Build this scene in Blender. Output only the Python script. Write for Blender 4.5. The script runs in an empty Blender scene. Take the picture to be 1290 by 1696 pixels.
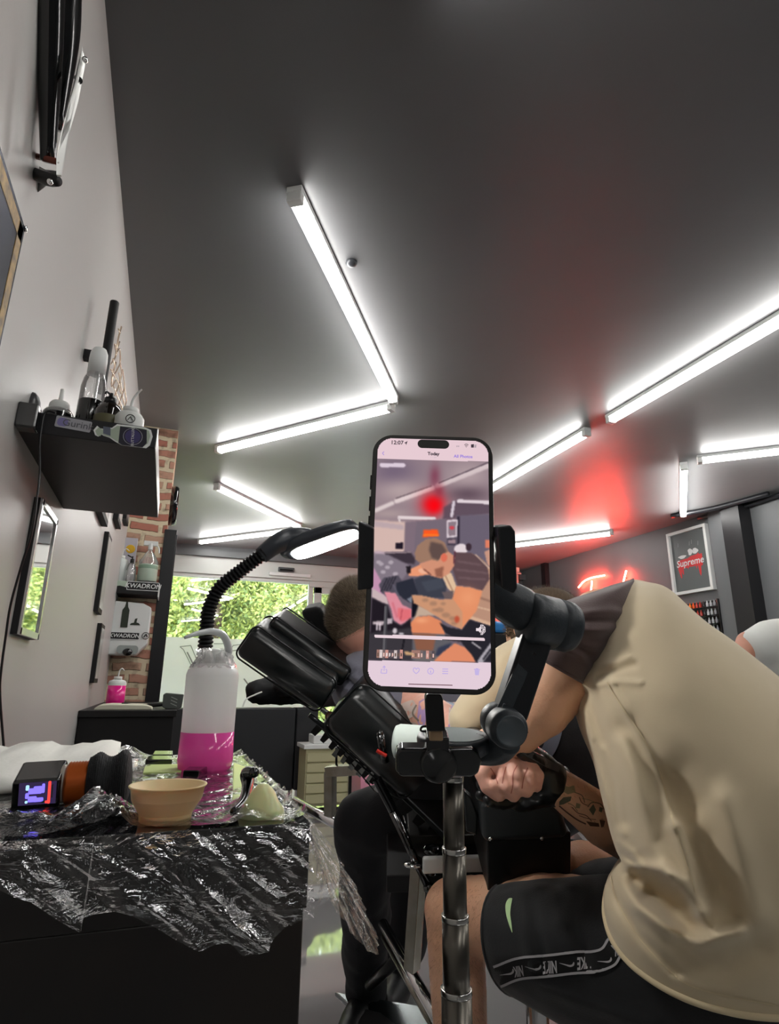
import bpy, bmesh, math, random
from mathutils import Vector as V, Matrix as M, noise
from mathutils.bvhtree import BVHTree
import numpy as np
random.seed(7)
S = bpy.context.scene
CO = S.collection
PI = math.pi
# ---------------------------------------------------------------- camera frame (solved from the wall, ceiling and window lines)
FPX = 998.4
pt, yw, rl = [math.radians(a) for a in (15.915, 19.68, .631)]
CAM = V((0, 0, .95))
FW = V((math.sin(yw)*math.cos(pt), math.cos(yw)*math.cos(pt), math.sin(pt)))
r0 = V((math.cos(yw), -math.sin(yw), 0)); u0 = r0.cross(FW)
RT = r0*math.cos(rl) + u0*math.sin(rl)
UP = u0*math.cos(rl) - r0*math.sin(rl)
def ray(px, py): return RT*((px-645)/FPX) - UP*((py-848)/FPX) + FW
def W(px, py, d): return CAM + ray(px, py)*d
def onpl(px, py, ax, v):
    r = ray(px, py); return CAM + r*((v-CAM[ax])/r[ax])
def pix(P):
    v = P-CAM; z = v.dot(FW); return (645+FPX*v.dot(RT)/z, 848-FPX*v.dot(UP)/z, z)
cam = bpy.data.objects.new('camera', bpy.data.cameras.new('camera')); CO.objects.link(cam)
mw = M((RT, UP, -FW)).transposed().to_4x4(); mw.translation = CAM; cam.matrix_world = mw
cam.data.sensor_fit = 'HORIZONTAL'; cam.data.sensor_width = 36; cam.data.lens = 36*FPX/1290
cam.data.clip_start = .02; cam.data.clip_end = 200
S.camera = cam
S.view_settings.view_transform = 'Standard'; S.view_settings.look = 'None'; S.view_settings.gamma = 1; S.view_settings.use_curve_mapping = False
# ---------------------------------------------------------------- materials
def hx(h):
    if not isinstance(h, str): return tuple(h)+((1,) if len(h) == 3 else ())
    h = h.lstrip('#'); o = []
    for i in (0, 2, 4):
        c = int(h[i:i+2], 16)/255; o.append(c/12.92 if c <= .04045 else ((c+.055)/1.055)**2.4)
    return (*o, 1)
MATS = {}
def mat(name, col='888888', rough=.5, metal=0, spec=.5, coat=0, coatr=.1, trans=0, ior=1.45, em=None, es=0, bump=None, var=None, alpha=1, sheen=0, sss=0, aniso=0):
    """bump=(scale,strength,(sx,sy,sz)); var=(scale,amount,colour2)"""
    if name in MATS: return MATS[name]
    m = bpy.data.materials.new(name); m.use_nodes = True; nt = m.node_tree; N = nt.nodes; L = nt.links
    b = N['Principled BSDF']; c = hx(col)
    b.inputs['Base Color'].default_value = c; b.inputs['Roughness'].default_value = rough; b.inputs['Metallic'].default_value = metal
    b.inputs['Specular IOR Level'].default_value = spec; b.inputs['Coat Weight'].default_value = coat; b.inputs['Coat Roughness'].default_value = coatr
    b.inputs['Transmission Weight'].default_value = trans; b.inputs['IOR'].default_value = ior; b.inputs['Alpha'].default_value = alpha
    b.inputs['Sheen Weight'].default_value = sheen; b.inputs['Anisotropic'].default_value = aniso
    if sss: b.inputs['Subsurface Weight'].default_value = sss; b.inputs['Subsurface Radius'].default_value = (.012, .004, .002); b.inputs['Subsurface Scale'].default_value = 1
    if em: b.inputs['Emission Color'].default_value = hx(em); b.inputs['Emission Strength'].default_value = es
    if bump or var:
        tc = N.new('ShaderNodeTexCoord')
    if bump:
        mp = N.new('ShaderNodeMapping'); mp.inputs['Scale'].default_value = bump[2] if len(bump) > 2 else (1, 1, 1)
        n = N.new('ShaderNodeTexNoise'); n.inputs['Scale'].default_value = bump[0]; n.inputs['Detail'].default_value = 4
        bp = N.new('ShaderNodeBump'); bp.inputs['Strength'].default_value = bump[1]; bp.inputs['Distance'].default_value = bump[3] if len(bump) > 3 else .005
        L.new(tc.outputs['Object'], mp.inputs[0]); L.new(mp.outputs[0], n.inputs['Vector']); L.new(n.outputs[0], bp.inputs['Height']); L.new(bp.outputs[0], b.inputs['Normal'])
    if var:
        n2 = N.new('ShaderNodeTexNoise'); n2.inputs['Scale'].default_value = var[0]; n2.inputs['Detail'].default_value = 5
        L.new(tc.outputs['Object'], n2.inputs['Vector'])
        mr = N.new('ShaderNodeMapRange'); mr.inputs[1].default_value = .35; mr.inputs[2].default_value = .65; mr.inputs[3].default_value = 0; mr.inputs[4].default_value = var[1]
        mx = N.new('ShaderNodeMix'); mx.data_type = 'RGBA'; mx.inputs[6].default_value = c; mx.inputs[7].default_value = hx(var[2])
        L.new(n2.outputs[0], mr.inputs[0]); L.new(mr.outputs[0], mx.inputs[0]); L.new(mx.outputs[2], b.inputs['Base Color'])
    MATS[name] = m; return m
def emit(name, col, s):
    if name in MATS: return MATS[name]
    m = bpy.data.materials.new(name); m.use_nodes = True; N = m.node_tree.nodes; N.clear()
    e = N.new('ShaderNodeEmission'); e.inputs[0].default_value = hx(col); e.inputs[1].default_value = s
    o = N.new('ShaderNodeOutputMaterial'); m.node_tree.links.new(e.outputs[0], o.inputs[0]); MATS[name] = m; return m
def film(name, tint=(1, 1, 1, 1), gl=.12, rough=.08, bump=None, fres=1.5, haze=0.0):
    """thin clear sheet: transparent + mirror gloss + a little milky diffuse"""
    m = bpy.data.materials.new(name); m.use_nodes = True; nt = m.node_tree; N = nt.nodes; L = nt.links; N.clear()
    o = N.new('ShaderNodeOutputMaterial'); t = N.new('ShaderNodeBsdfTransparent'); t.inputs[0].default_value = tint
    g = N.new('ShaderNodeBsdfGlossy'); g.inputs['Roughness'].default_value = rough; g.inputs[0].default_value = (1, 1, 1, 1)
    fr = N.new('ShaderNodeFresnel'); fr.inputs[0].default_value = fres
    ad = N.new('ShaderNodeMath'); ad.operation = 'ADD'; ad.inputs[1].default_value = gl; ad.use_clamp = True
    mx = N.new('ShaderNodeMixShader'); L.new(fr.outputs[0], ad.inputs[0]); L.new(ad.outputs[0], mx.inputs[0])
    if haze:
        df = N.new('ShaderNodeBsdfTranslucent'); d2 = N.new('ShaderNodeBsdfDiffuse'); dm = N.new('ShaderNodeMixShader'); hm = N.new('ShaderNodeMixShader')
        df.inputs[0].default_value = (.9, .9, .9, 1); d2.inputs[0].default_value = (.85, .85, .85, 1)
        L.new(df.outputs[0], dm.inputs[1]); L.new(d2.outputs[0], dm.inputs[2]); hm.inputs[0].default_value = haze
        L.new(t.outputs[0], hm.inputs[1]); L.new(dm.outputs[0], hm.inputs[2]); L.new(hm.outputs[0], mx.inputs[1])
    else: L.new(t.outputs[0], mx.inputs[1])
    L.new(g.outputs[0], mx.inputs[2]); L.new(mx.outputs[0], o.inputs[0])
    if bump:
        tc = N.new('ShaderNodeTexCoord'); mp = N.new('ShaderNodeMapping'); mp.inputs['Scale'].default_value = bump[2]; mp.inputs['Rotation'].default_value = bump[3] if len(bump) > 3 else (0, 0, 0)
        n = N.new('ShaderNodeTexNoise'); n.inputs['Scale'].default_value = bump[0]; n.inputs['Detail'].default_value = 5; n.inputs['Distortion'].default_value = .6
        bp = N.new('ShaderNodeBump'); bp.inputs['Strength'].default_value = bump[1]; bp.inputs['Distance'].default_value = .01
        L.new(tc.outputs['Object'], mp.inputs[0]); L.new(mp.outputs[0], n.inputs['Vector']); L.new(n.outputs[0], bp.inputs['Height'])
        L.new(bp.outputs[0], g.inputs['Normal']); L.new(bp.outputs[0], fr.inputs['Normal'])
    MATS[name] = m; return m
# ---------------------------------------------------------------- objects
def link(name, bm, m=None, parent=None, smooth=False, bev=0, sub=0, seg=2, keep=None):
    me = bpy.data.meshes.new(name); bm.normal_update(); bm.to_mesh(me); bm.free()
    o = bpy.data.objects.new(name, me); CO.objects.link(o)
    for mm in (m if isinstance(m, (list, tuple)) else [m]):
        if mm: me.materials.append(mm)
    if smooth:
        for p in me.polygons: p.use_smooth = True
    if bev:
        b = o.modifiers.new('bevel', 'BEVEL'); b.width = bev; b.segments = seg; b.limit_method = 'ANGLE'; b.angle_limit = math.radians(40)
        for p in me.polygons: p.use_smooth = True
        b.harden_normals = True
    if sub: s = o.modifiers.new('sub', 'SUBSURF'); s.levels = sub; s.render_levels = sub
    if parent: setpar(o, parent)
    return o
def setpar(o, p):
    o.parent = p; o.matrix_parent_inverse = p.matrix_world.inverted() if p.type == 'EMPTY' else M()
def tag(o, label, cat, group=None):
    o['label'] = label; o['category'] = cat
    if group: o['group'] = group
    return o
def thing(name, label, cat, loc=(0, 0, 0), group=None):
    o = bpy.data.objects.new(name, None); CO.objects.link(o); o.location = loc; o.empty_display_size = .05
    o.matrix_world = M.Translation(V(loc)); return tag(o, label, cat, group)
def struct(o): o['kind'] = 'structure'; return o
def nb(): return bmesh.new()
def box(bm, c, s, R=None):
    r = bmesh.ops.create_cube(bm, size=1); mm = M.Translation(V(c)) @ (R.to_4x4() if R else M()) @ M.Diagonal((*s, 1))
    bmesh.ops.transform(bm, matrix=mm, verts=r['verts']); return bm
def box2(bm, a, b):
    a, b = V(a), V(b); return box(bm, (a+b)/2, [abs(x) for x in (b-a)])
def rotz_to(d):
    return V((0, 0, 1)).rotation_difference(V(d).normalized()).to_matrix()
def cyl(bm, a, b, r1, r2=None, n=24, caps=True):
    a, b = V(a), V(b); d = b-a; r2 = r1 if r2 is None else r2
    r = bmesh.ops.create_cone(bm, cap_ends=caps, segments=n, radius1=r1, radius2=r2, depth=d.length)
    bmesh.ops.transform(bm, matrix=M.Translation((a+b)/2) @ rotz_to(d).to_4x4(), verts=r['verts']); return bm
def sph(bm, c, r, n=16, R=None):
    q = bmesh.ops.create_uvsphere(bm, u_segments=n, v_segments=max(6, n//2), radius=1)
    s = (r, r, r) if isinstance(r, (int, float)) else r
    bmesh.ops.transform(bm, matrix=M.Translation(V(c)) @ (R.to_4x4() if R else M()) @ M.Diagonal((*s, 1)), verts=q['verts']); return bm
def catm(P, k=6):
    P = [V(p) for p in P]; Q = [P[0]*2-P[1]]+P+[P[-1]*2-P[-2]]; o = []
    for i in range(1, len(Q)-2):
        a, b, c, d = Q[i-1], Q[i], Q[i+1], Q[i+2]
        for j in range(k):
            t = j/k; o.append(.5*((2*b)+(c-a)*t+(2*a-5*b+4*c-d)*t*t+(3*b-a-3*c+d)*t**3))
    o.append(P[-1]); return o
def tube(bm, path, r, n=10, k=6, closed=False, flat=None):
    """round tube along a smoothed path; r a number or a list per control point"""
    if k > 1:
        if isinstance(r, (list, tuple)):
            rr = [v[0] for v in catm([V((x, 0, 0)) for x in r], k)]
        P = catm(path, k)
    else: P = [V(p) for p in path]; rr = r
    rs = rr if isinstance(r, (list, tuple)) else [r]*len(P)
    up = None; rings = []
    for i, p in enumerate(P):
        t = (P[min(i+1, len(P)-1)]-P[max(i-1, 0)]).normalized()
        if up is None: up = t.orthogonal().normalized()
        up = (up - t*up.dot(t)).normalized(); s = t.cross(up)
        rings.append([bm.verts.new(p+(up*math.cos(2*PI*j/n)+s*math.sin(2*PI*j/n))*rs[i]) for j in range(n)])
    for a, b in zip(rings, rings[1:]):
        for j in range(n): bm.faces.new((a[j], a[(j+1) % n], b[(j+1) % n], b[j]))
    bm.faces.new(rings[0][::-1]); bm.faces.new(rings[-1]); return bm
def loft(bm, rings, cap=True, closed=True):
    vs = [[bm.verts.new(p) for p in r] for r in rings]; n = len(vs[0])
    for a, b in zip(vs, vs[1:]):
        for j in range(n if closed else n-1): bm.faces.new((a[j], a[(j+1) % n], b[(j+1) % n], b[j]))
    if cap: bm.faces.new(vs[0][::-1]); bm.faces.new(vs[-1])
    return vs
def lathe(bm, prof, c, ax=(0, 0, 1), n=32, cap=True, sq=None):
    """prof: (radius, height) pairs from the base point c along ax"""
    R = rotz_to(ax); c = V(c); rings = []
    for r, h in prof:
        rings.append([c+R@V((math.cos(2*PI*j/n)*max(r, 1e-5), math.sin(2*PI*j/n)*max(r, 1e-5), h)) for j in range(n)])
    loft(bm, rings, cap); return bm
def prism(bm, pts, off, n0=None):
    """flat outline pts (3-D) pushed along the vector off"""
    a = [bm.verts.new(V(p)) for p in pts]; b = [bm.verts.new(V(p)+V(off)) for p in pts]; n = len(a)
    bm.faces.new(a[::-1]); bm.faces.new(b)
    for j in range(n): bm.faces.new((a[j], a[(j+1) % n], b[(j+1) % n], b[j]))
    bmesh.ops.recalc_face_normals(bm, faces=bm.faces); return bm
def rrect(w, h, r, k=6):
    o = []
    for cx, cy, a0 in ((w/2-r, h/2-r, 0), (-w/2+r, h/2-r, 90), (-w/2+r, -h/2+r, 180), (w/2-r, -h/2+r, 270)):
        for i in range(k+1):
            a = math.radians(a0+90*i/k); o.append((cx+r*math.cos(a), cy+r*math.sin(a)))
    return o
def textmesh(body, size=1, bold=0, shear=0, align='CENTER'):
    """2-D text outline as (verts, faces) centred on the origin"""
    cu = bpy.data.curves.new('t', 'FONT'); cu.body = body; cu.size = size; cu.align_x = align; cu.align_y = 'CENTER'; cu.offset = bold; cu.shear = shear
    cu.resolution_u = 3
    o = bpy.data.objects.new('t', cu); CO.objects.link(o); me = o.to_mesh(); vs = [v.co.copy() for v in me.vertices]; fs = [tuple(p.vertices) for p in me.polygons]
    o.to_mesh_clear(); bpy.data.objects.remove(o); return vs, fs
def text(name, body, T, size, m, parent, ext=.0004, bold=0, shear=0, align='CENTER'):
    """text laid on the local x-y plane of matrix T, with real thickness"""
    vs, fs = textmesh(body, size, bold, shear, align); bm = nb(); q = [bm.verts.new(T@V((v.x, v.y, ext))) for v in vs]
    for f in fs:
        try: bm.faces.new([q[i] for i in f])
        except ValueError: pass
    r = bmesh.ops.extrude_face_region(bm, geom=bm.faces[:]); z = (T.to_3x3()@V((0, 0, -1))).normalized()*ext
    bmesh.ops.translate(bm, vec=z, verts=[g for g in r['geom'] if isinstance(g, bmesh.types.BMVert)])
    bmesh.ops.recalc_face_normals(bm, faces=bm.faces)
    return link(name, bm, m, parent)
def frameM(o, x, y):
    x = V(x).normalized(); y = V(y); y = (y-x*y.dot(x)).normalized(); z = x.cross(y)
    m = M((x, y, z)).transposed().to_4x4(); m.translation = V(o); return m
def plate(name, T, pts, th, m, parent, bev=0):
    bm = nb(); z = T.to_3x3()@V((0, 0, 1)); prism(bm, [T@V((x, y, 0)) for x, y in pts], z*th); return link(name, bm, m, parent, bev=bev)
_b = bmesh.new(); bmesh.ops.create_icosphere(_b, subdivisions=3, radius=1); SPH = (np.array([v.co[:] for v in _b.verts]), np.array([[v.index for v in f.verts] for f in _b.faces])); _b.free()
def blob(name, caps, m, parent=None, voxel=.006, it=8, fac=.5, disp=None):
    """one continuous surface grown round tapered limbs: caps = (p0, r0, p1, r1)"""
    tv, tf = SPH; vv, ff = [], []
    def add(c, r, R=None):
        r3 = np.array((r, r, r) if isinstance(r, (int, float)) else r, float); p = tv*r3
        if R is not None: p = p @ np.array(R).T
        ff.append(tf+len(tv)*len(vv)); vv.append(p+np.array(c))
    for c in caps:
        if len(c) <= 3: add(*c); continue
        a, r1, b, r2 = c; a, b = V(a), V(b); n = min(40, max(2, int((b-a).length/(min(r1, r2)*.35))))
        for i in range(n+1): t = i/n; add(a.lerp(b, t), r1+(r2-r1)*t)
    me = bpy.data.meshes.new(name); me.from_pydata(np.concatenate(vv).tolist(), [], np.concatenate(ff).tolist()); o = bpy.data.objects.new(name, me); CO.objects.link(o)
    r = o.modifiers.new('r', 'REMESH'); r.mode = 'VOXEL'; r.voxel_size = voxel
    s = o.modifiers.new('s', 'SMOOTH'); s.factor = fac; s.iterations = it
    dg = bpy.context.evaluated_depsgraph_get(); dg.update(); me2 = bpy.data.meshes.new_from_object(o.evaluated_get(dg))
    o.modifiers.clear(); o.data = me2; bpy.data.meshes.remove(me); me2.name = name; me2.materials.clear()
    for mm in (m if isinstance(m, (list, tuple)) else [m]): me2.materials.append(mm)
    if disp:
        ns = [v.normal.copy() for v in me2.vertices]
        for v, nn in zip(me2.vertices, ns): v.co = disp(v.co.copy(), nn)
    for p in me2.polygons: p.use_smooth = True
    if parent: setpar(o, parent)
    return o
def bvh(o):
    me = o.data; return BVHTree.FromPolygons([v.co for v in me.vertices], [tuple(p.vertices) for p in me.polygons])
def hit(tr, px, py, off=.001):
    d = ray(px, py).normalized(); h = tr.ray_cast(CAM, d)
    if h[0] is None: return None
    n = h[1] if h[1].dot(d) < 0 else -h[1]
    return h[0]+n*off, n
def decal(name, tr, quads, m, parent, off=.0015, th=.001, sub=0):
    """a thin patch sewn on a surface: polygons given in the picture are laid on the body behind them, at its real place"""
    bm = nb(); cache = {}
    def vv(p):
        k = (round(p[0], 2), round(p[1], 2))
        if k not in cache:
            h = hit(tr, *p, off); cache[k] = bm.verts.new(h[0]) if h else None
        return cache[k]
    for q in quads:
        vs = [vv(p) for p in q]
        if None in vs: continue
        try: bm.faces.new(vs)
        except ValueError: pass
    if sub: bmesh.ops.subdivide_edges(bm, edges=bm.edges[:], cuts=sub)
    return link(name, bm, m, parent, smooth=True)
def strip(pts, w, k=4):
    """ribbon of quads along a 2-D polyline; w number or list"""
    P = [V((p[0], p[1], 0)) for p in pts]; P = catm(P, k); n = len(P)
    ws = [v[0] for v in catm([V((x, 0, 0)) for x in w], k)] if isinstance(w, (list, tuple)) else [w]*n
    L = []
    for i, p in enumerate(P):
        t = (P[min(i+1, n-1)]-P[max(i-1, 0)]).normalized(); s = V((-t.y, t.x, 0))*ws[i]/2; L.append(((p+s)[:2], (p-s)[:2]))
    return [(a[0], b[0], b[1], a[1]) for a, b in zip(L, L[1:])]
def pring(F, B, dF, dB, h, v=(0, 0), n=40, pw=1.0, far=1.0):
    """cloth cross-section: front point F, back point B, half depth h towards the camera side"""
    f, b = W(*F, dF), W(*B, dB); c = (f+b)/2; a = (f-b)/2
    px, py, d = pix(c); side = W(px+v[0], py+v[1], d-h)-c; o = []
    for j in range(n):
        t = 2*PI*j/n; cs, sn = math.cos(t), math.sin(t)
        cs = math.copysign(abs(cs)**pw, cs); sn = math.copysign(abs(sn)**pw, sn)
        if sn < 0: sn *= far
        o.append(c+a*cs+side*sn)
    return o
def cloth(name, rings, m, parent, k=6, disp=None, cap=True, nmat=None, th=0):
    n = len(rings[0]); cols = [catm([r[j] for r in rings], k) for j in range(n)]
    R = [[cols[j][i] for j in range(n)] for i in range(len(cols[0]))]
    bm = nb(); loft(bm, R, cap); bmesh.ops.recalc_face_normals(bm, faces=bm.faces); bm.normal_update()
    if disp:
        new = [disp(v.co.copy(), v.normal.copy()) for v in bm.verts]
        for v, c in zip(bm.verts, new): v.co = c
    return link(name, bm, m, parent, smooth=True)
def fbm(p, s, o=3): return noise.fractal(p*s, 1, 2, o)
def seg(px, py, a, b):
    ax, ay = a; bx, by = b; dx, dy = bx-ax, by-ay; t = max(0, min(1, ((px-ax)*dx+(py-ay)*dy)/(dx*dx+dy*dy)))
    return math.hypot(px-ax-t*dx, py-ay-t*dy), t
def folds(F):
    """F: list of (polyline px, width px, height m) ridges (+) and valleys (-), pressed into the camera-side cloth"""
    def f(co, n):
        px, py, d = pix(co); r = (co-CAM).normalized(); a = -n.dot(r)
        if a < 0: return co
        s = 0
        for pl, w, h in F:
            best = 1e9
            for p, q in zip(pl, pl[1:]):
                dd, _ = seg(px, py, p, q); best = min(best, dd)
            if best < 3*w: s += h*math.exp(-(best/w)**2)
        return co-r*s*min(1, a*2.5)
    return f
def dup(o, dl, label=None, group=None):
    """a copy of a thing with copies of its parts and sub-parts"""
    c = o.copy(); CO.objects.link(c); c.location = o.location+V(dl)
    if label: c['label'] = label
    if group: c['group'] = group
    for ch in o.children:
        e = ch.copy(); CO.objects.link(e); e.parent = c
        for g in ch.children: d = g.copy(); CO.objects.link(d); d.parent = e
    return c
# ================================================================ ROOM
XL, XR, YF, YB, H = -.325, 5.05, 8.0, -3.2, 2.65
m_ceil = mat('ceiling_paint', (.030, .031, .035), .5, spec=.8, coat=.6, coatr=.34, sheen=.35, bump=(2.2, .2, (1, 1, 1), .02), var=(1.2, .6, (.05, .05, .054)))
m_wl = mat('left_wall_paint', (.46, .452, .435), .38, spec=.5, bump=(60, .05))
m_dark = mat('dark_wall_paint', (.13, .14, .145), .45, var=(2, .5, (.16, .165, .17)))
m_floor = mat('floor_tile', (.27, .28, .285), .05, spec=1.0, ior=2.0, coat=1, coatr=.03, var=(1.5, .7, (.33, .33, .33)))
m_white = mat('white_plastic', 'dfe2e0', .35)
m_wal = mat('white_aluminium', 'c9cdc8', .35)
m_black = mat('black_plastic', '0b0c0e', .3)
m_gblack = mat('gloss_black', '060708', .12, coat=.6)
m_mblack = mat('matte_black', '0a0a0c', .6)
m_steel = mat('brushed_steel', (.5, .5, .48), .25, 1)
m_chrome = mat('chrome', (.8, .8, .8), .1, 1)
m_lamp = emit('lamp_diffuser', (1, .98, .95), 17)
bm = nb(); box2(bm, (XL-.1, YB, -.1), (XR+.1, YF+.6, 0)); struct(link('floor', bm, m_floor))
bm = nb(); box2(bm, (XL-.1, YB, H), (XR+.1, YF+.1, H+.1)); struct(link('ceiling', bm, m_ceil))
bm = nb(); box2(bm, (XL-.1, YB, 0), (XL, YF+.1, H)); struct(link('wall_left', bm, m_wl))
bm = nb(); box2(bm, (XR, YB, 0), (XR+.1, YF+.1, H)); struct(link('wall_right', bm, m_dark))
bm = nb(); box2(bm, (XL-.1, YB-.1, 0), (XR+.1, YB, H)); struct(link('wall_behind', bm, m_dark))
# far wall: dark lintel above the shop front, white header, glazing, the rest solid on the right
bm = nb(); box2(bm, (XL, YF, 2.50), (XR, YF+.12, H)); box2(bm, (2.9, YF, 0), (XR, YF+.12, 2.5)); box2(bm, (XL, YF, 0), (-.2, YF+.12, 2.5))
struct(link('wall_far', bm, m_dark))
bm = nb(); box2(bm, (XL, 7.9, 2.50), (XR, YF, 2.58)); struct(link('trim_1', bm, m_dark))
bm = nb(); box2(bm, (-.2, YF-.03, 2.28), (2.9, YF+.08, 2.5)); struct(link('trim_2', bm, m_wal, bev=.004))
# window 1 with frame, pane, white frosted lower film with a line drawing
bm = nb(); box2(bm, (-.2, YF, 0), (-.14, YF+.07, 2.28)); box2(bm, (1.72, YF, 0), (1.78, YF+.07, 2.28)); box2(bm, (-.2, YF, 2.235), (1.78, YF+.07, 2.28)); box2(bm, (-.2, YF, 0), (1.78, YF+.07, .06))
w1 = struct(link('window_1', bm, m_wal, bev=.003))
m_glass = film('window_glass', gl=.05, rough=.0, fres=1.5)
m_glass.node_tree.nodes['Glossy BSDF'].inputs[0].default_value = (1, 1, 1, 1)
bm = nb(); box2(bm, (-.14, YF+.03, .06), (1.72, YF+.036, 2.235)); link('pane', bm, m_glass, w1)
mf = mat('frosted_film', 'f2f5f4', .5, spec=.3)
_n = mf.node_tree.nodes; _l = mf.node_tree.links; _t = _n.new('ShaderNodeBsdfTranslucent'); _t.inputs[0].default_value = (1, 1, 1, 1); _m = _n.new('ShaderNodeMixShader'); _m.inputs[0].default_value = .6
_l.new(_n['Principled BSDF'].outputs[0], _m.inputs[1]); _l.new(_t.outputs[0], _m.inputs[2]); _l.new(_m.outputs[0], _n['Material Output'].inputs[0])
bm = nb(); box2(bm, (-.14, YF+.022, .06), (1.72, YF+.027, 1.478)); film_o = link('frosted_film', bm, mf, w1)
def wline(pts, r=.006):
    bm = nb()
    for a, b in zip(pts, pts[1:]):
        A, B = onpl(*a, 1, YF+.018), onpl(*b, 1, YF+.018); cyl(bm, A, B, r, n=6)
    return bm
mline = mat('grey_line', '9a9f9a', .6)
for k, pl_ in enumerate(([(298, 1071), (316, 1069), (328, 1098), (334, 1120)], [(298, 1071), (304, 1076), (318, 1105)], [(354, 1066), (372, 1066), (372, 1076), (362, 1078)], [(380, 1080), (386, 1069), (400, 1067)], [(374, 1105), (384, 1078), (396, 1076)], [(340, 1110), (352, 1130), (366, 1096)], [(310, 1080), (322, 1104)], [(404, 1124), (420, 1146)])):
    link('line_drawing', wline(pl_, .005 if k < 6 else .009), mline, film_o)
# door 1 (glazed) right of the window
bm = nb(); box2(bm, (1.80, YF, 0), (1.90, YF+.06, 2.2)); box2(bm, (2.62, YF, 0), (2.72, YF+.06, 2.2)); box2(bm, (1.8, YF, 2.12), (2.72, YF+.06, 2.2)); box2(bm, (1.8, YF, 0), (2.72, YF+.06, .12)); box2(bm, (2.78, YF, 0), (2.9, YF+.07, 2.28)); box2(bm, (1.72, YF-.01, 2.2), (2.9, YF+.07, 2.28))
dr = struct(link('door_1', bm, m_wal, bev=.003))
bm = nb(); box2(bm, (1.9, YF+.03, .12), (2.62, YF+.036, 2.12)); link('pane', bm, m_glass, dr)
bm = nb(); box2(bm, (1.88, YF-.04, .95), (1.9, YF-.02, 1.35)); box2(bm, (1.88, YF-.03, .97), (1.9, YF, .99)); box2(bm, (1.88, YF-.03, 1.31), (1.9, YF, 1.33)); link('door_handle', bm, m_steel, dr)
# sensor box on the header and slim white rail under it
s_ = thing('door_sensor', 'small grey sensor box on the white window header', 'sensor', (1.4, YF-.05, 2.36))
bm = nb(); a = onpl(461, 939, 1, YF-.05); b = onpl(487, 948, 1, YF-.05); box2(bm, (a.x, YF-.03, b.z), (b.x, YF-.07, a.z)); link('housing', bm, mat('sensor_grey', '4a4d50', .4), s_, bev=.008)
bm = nb(); box2(bm, (a.x+.02, YF-.07, b.z+.01), (b.x-.02, YF-.075, b.z+.03)); link('lens', bm, m_gblack, s_)
bm = nb(); a = onpl(446, 947, 1, YF-.05); b = onpl(514, 957, 1, YF-.05); box2(bm, (a.x, YF-.03, b.z), (b.x, YF-.06, a.z)); tag(link('header_rail', bm, m_white, bev=.004), 'long slim white rail on the window header under the sensor box', 'rail')
# brick column on the left with its black end panel (door frame post)
def brick():
    m = bpy.data.materials.new('old_brick'); m.use_nodes = True; N = m.node_tree.nodes; L = m.node_tree.links; b = N['Principled BSDF']; b.inputs['Roughness'].default_value = .85
    tc = N.new('ShaderNodeTexCoord'); mp = N.new('ShaderNodeMapping'); mp.inputs['Rotation'].default_value = (PI/2, 0, 0)
    br = N.new('ShaderNodeTexBrick'); br.inputs['Color1'].default_value = hx('b27362'); br.inputs['Color2'].default_value = hx('c4a58c'); br.inputs['Mortar'].default_value = hx('d6c6a8')
    br.inputs['Scale'].default_value = 1; br.inputs['Mortar Size'].default_value = .017; br.inputs['Brick Width'].default_value = .2; br.inputs['Row Height'].default_value = .075; br.inputs['Mortar Smooth'].default_value = .3; br.inputs['Bias'].default_value = -.15
    ns = N.new('ShaderNodeTexNoise'); ns.inputs['Scale'].default_value = 6; ns.inputs['Detail'].default_value = 6
    vm = N.new('ShaderNodeVectorMath'); vm.operation = 'SCALE'; vm.inputs['Scale'].default_value = .05; va = N.new('ShaderNodeVectorMath')
    L.new(tc.outputs['Object'], mp.inputs[0]); L.new(tc.outputs['Object'], ns.inputs['Vector']); L.new(ns.outputs['Color'], vm.inputs[0]); L.new(mp.outputs[0], va.inputs[0]); L.new(vm.outputs[0], va.inputs[1]); L.new(va.outputs[0], br.inputs['Vector'])
    mx = N.new('ShaderNodeMix'); mx.data_type = 'RGBA'; mx.inputs[7].default_value = hx('5b4636'); mr = N.new('ShaderNodeMapRange'); mr.inputs[1].default_value = .52; mr.inputs[2].default_value = .72; mr.inputs[4].default_value = .7
    n2 = N.new('ShaderNodeTexNoise'); n2.inputs['Scale'].default_value = 14; n2.inputs['Detail'].default_value = 8; L.new(tc.outputs['Object'], n2.inputs['Vector'])
    L.new(n2.outputs[0], mr.inputs[0]); L.new(mr.outputs[0], mx.inputs[0]); L.new(br.outputs['Color'], mx.inputs[6]); L.new(mx.outputs[2], b.inputs['Base Color'])
    bp = N.new('ShaderNodeBump'); bp.invert = True; bp.inputs['Distance'].default_value = .01; L.new(br.outputs['Fac'], bp.inputs['Height']); L.new(bp.outputs[0], b.inputs['Normal']); return m
bm = nb(); box2(bm, (XL, 4.2, 0), (-.082, 4.62, H)); struct(link('wall_brick_column', bm, brick()))
bm = nb(); box2(bm, (-.095, 4.19, 0), (-.018, 4.27, 1.93)); box2(bm, (-.02, 4.2, 0), (-.012, 4.26, 1.90)); struct(link('trim_3', bm, mat('panel_black', '17181b', .35), bev=.002))
# pillar in front of the right wall, boxed recess
bm = nb(); box2(bm, (4.98, 4.22, 0), (XR, 4.42, H)); 
p0 = onpl(1180, 839, 0, 5.05)
struct(link('wall_pillar', bm, m_dark, bev=.003))
bm = nb(); a = onpl(1178, 839, 0, 4.97); box2(bm, (4.9, 4.0, 0), (5.05, 4.2, H)); struct(link('trim_4', bm, mat('pillar_black', (.012, .012, .014), .4)))
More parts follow.
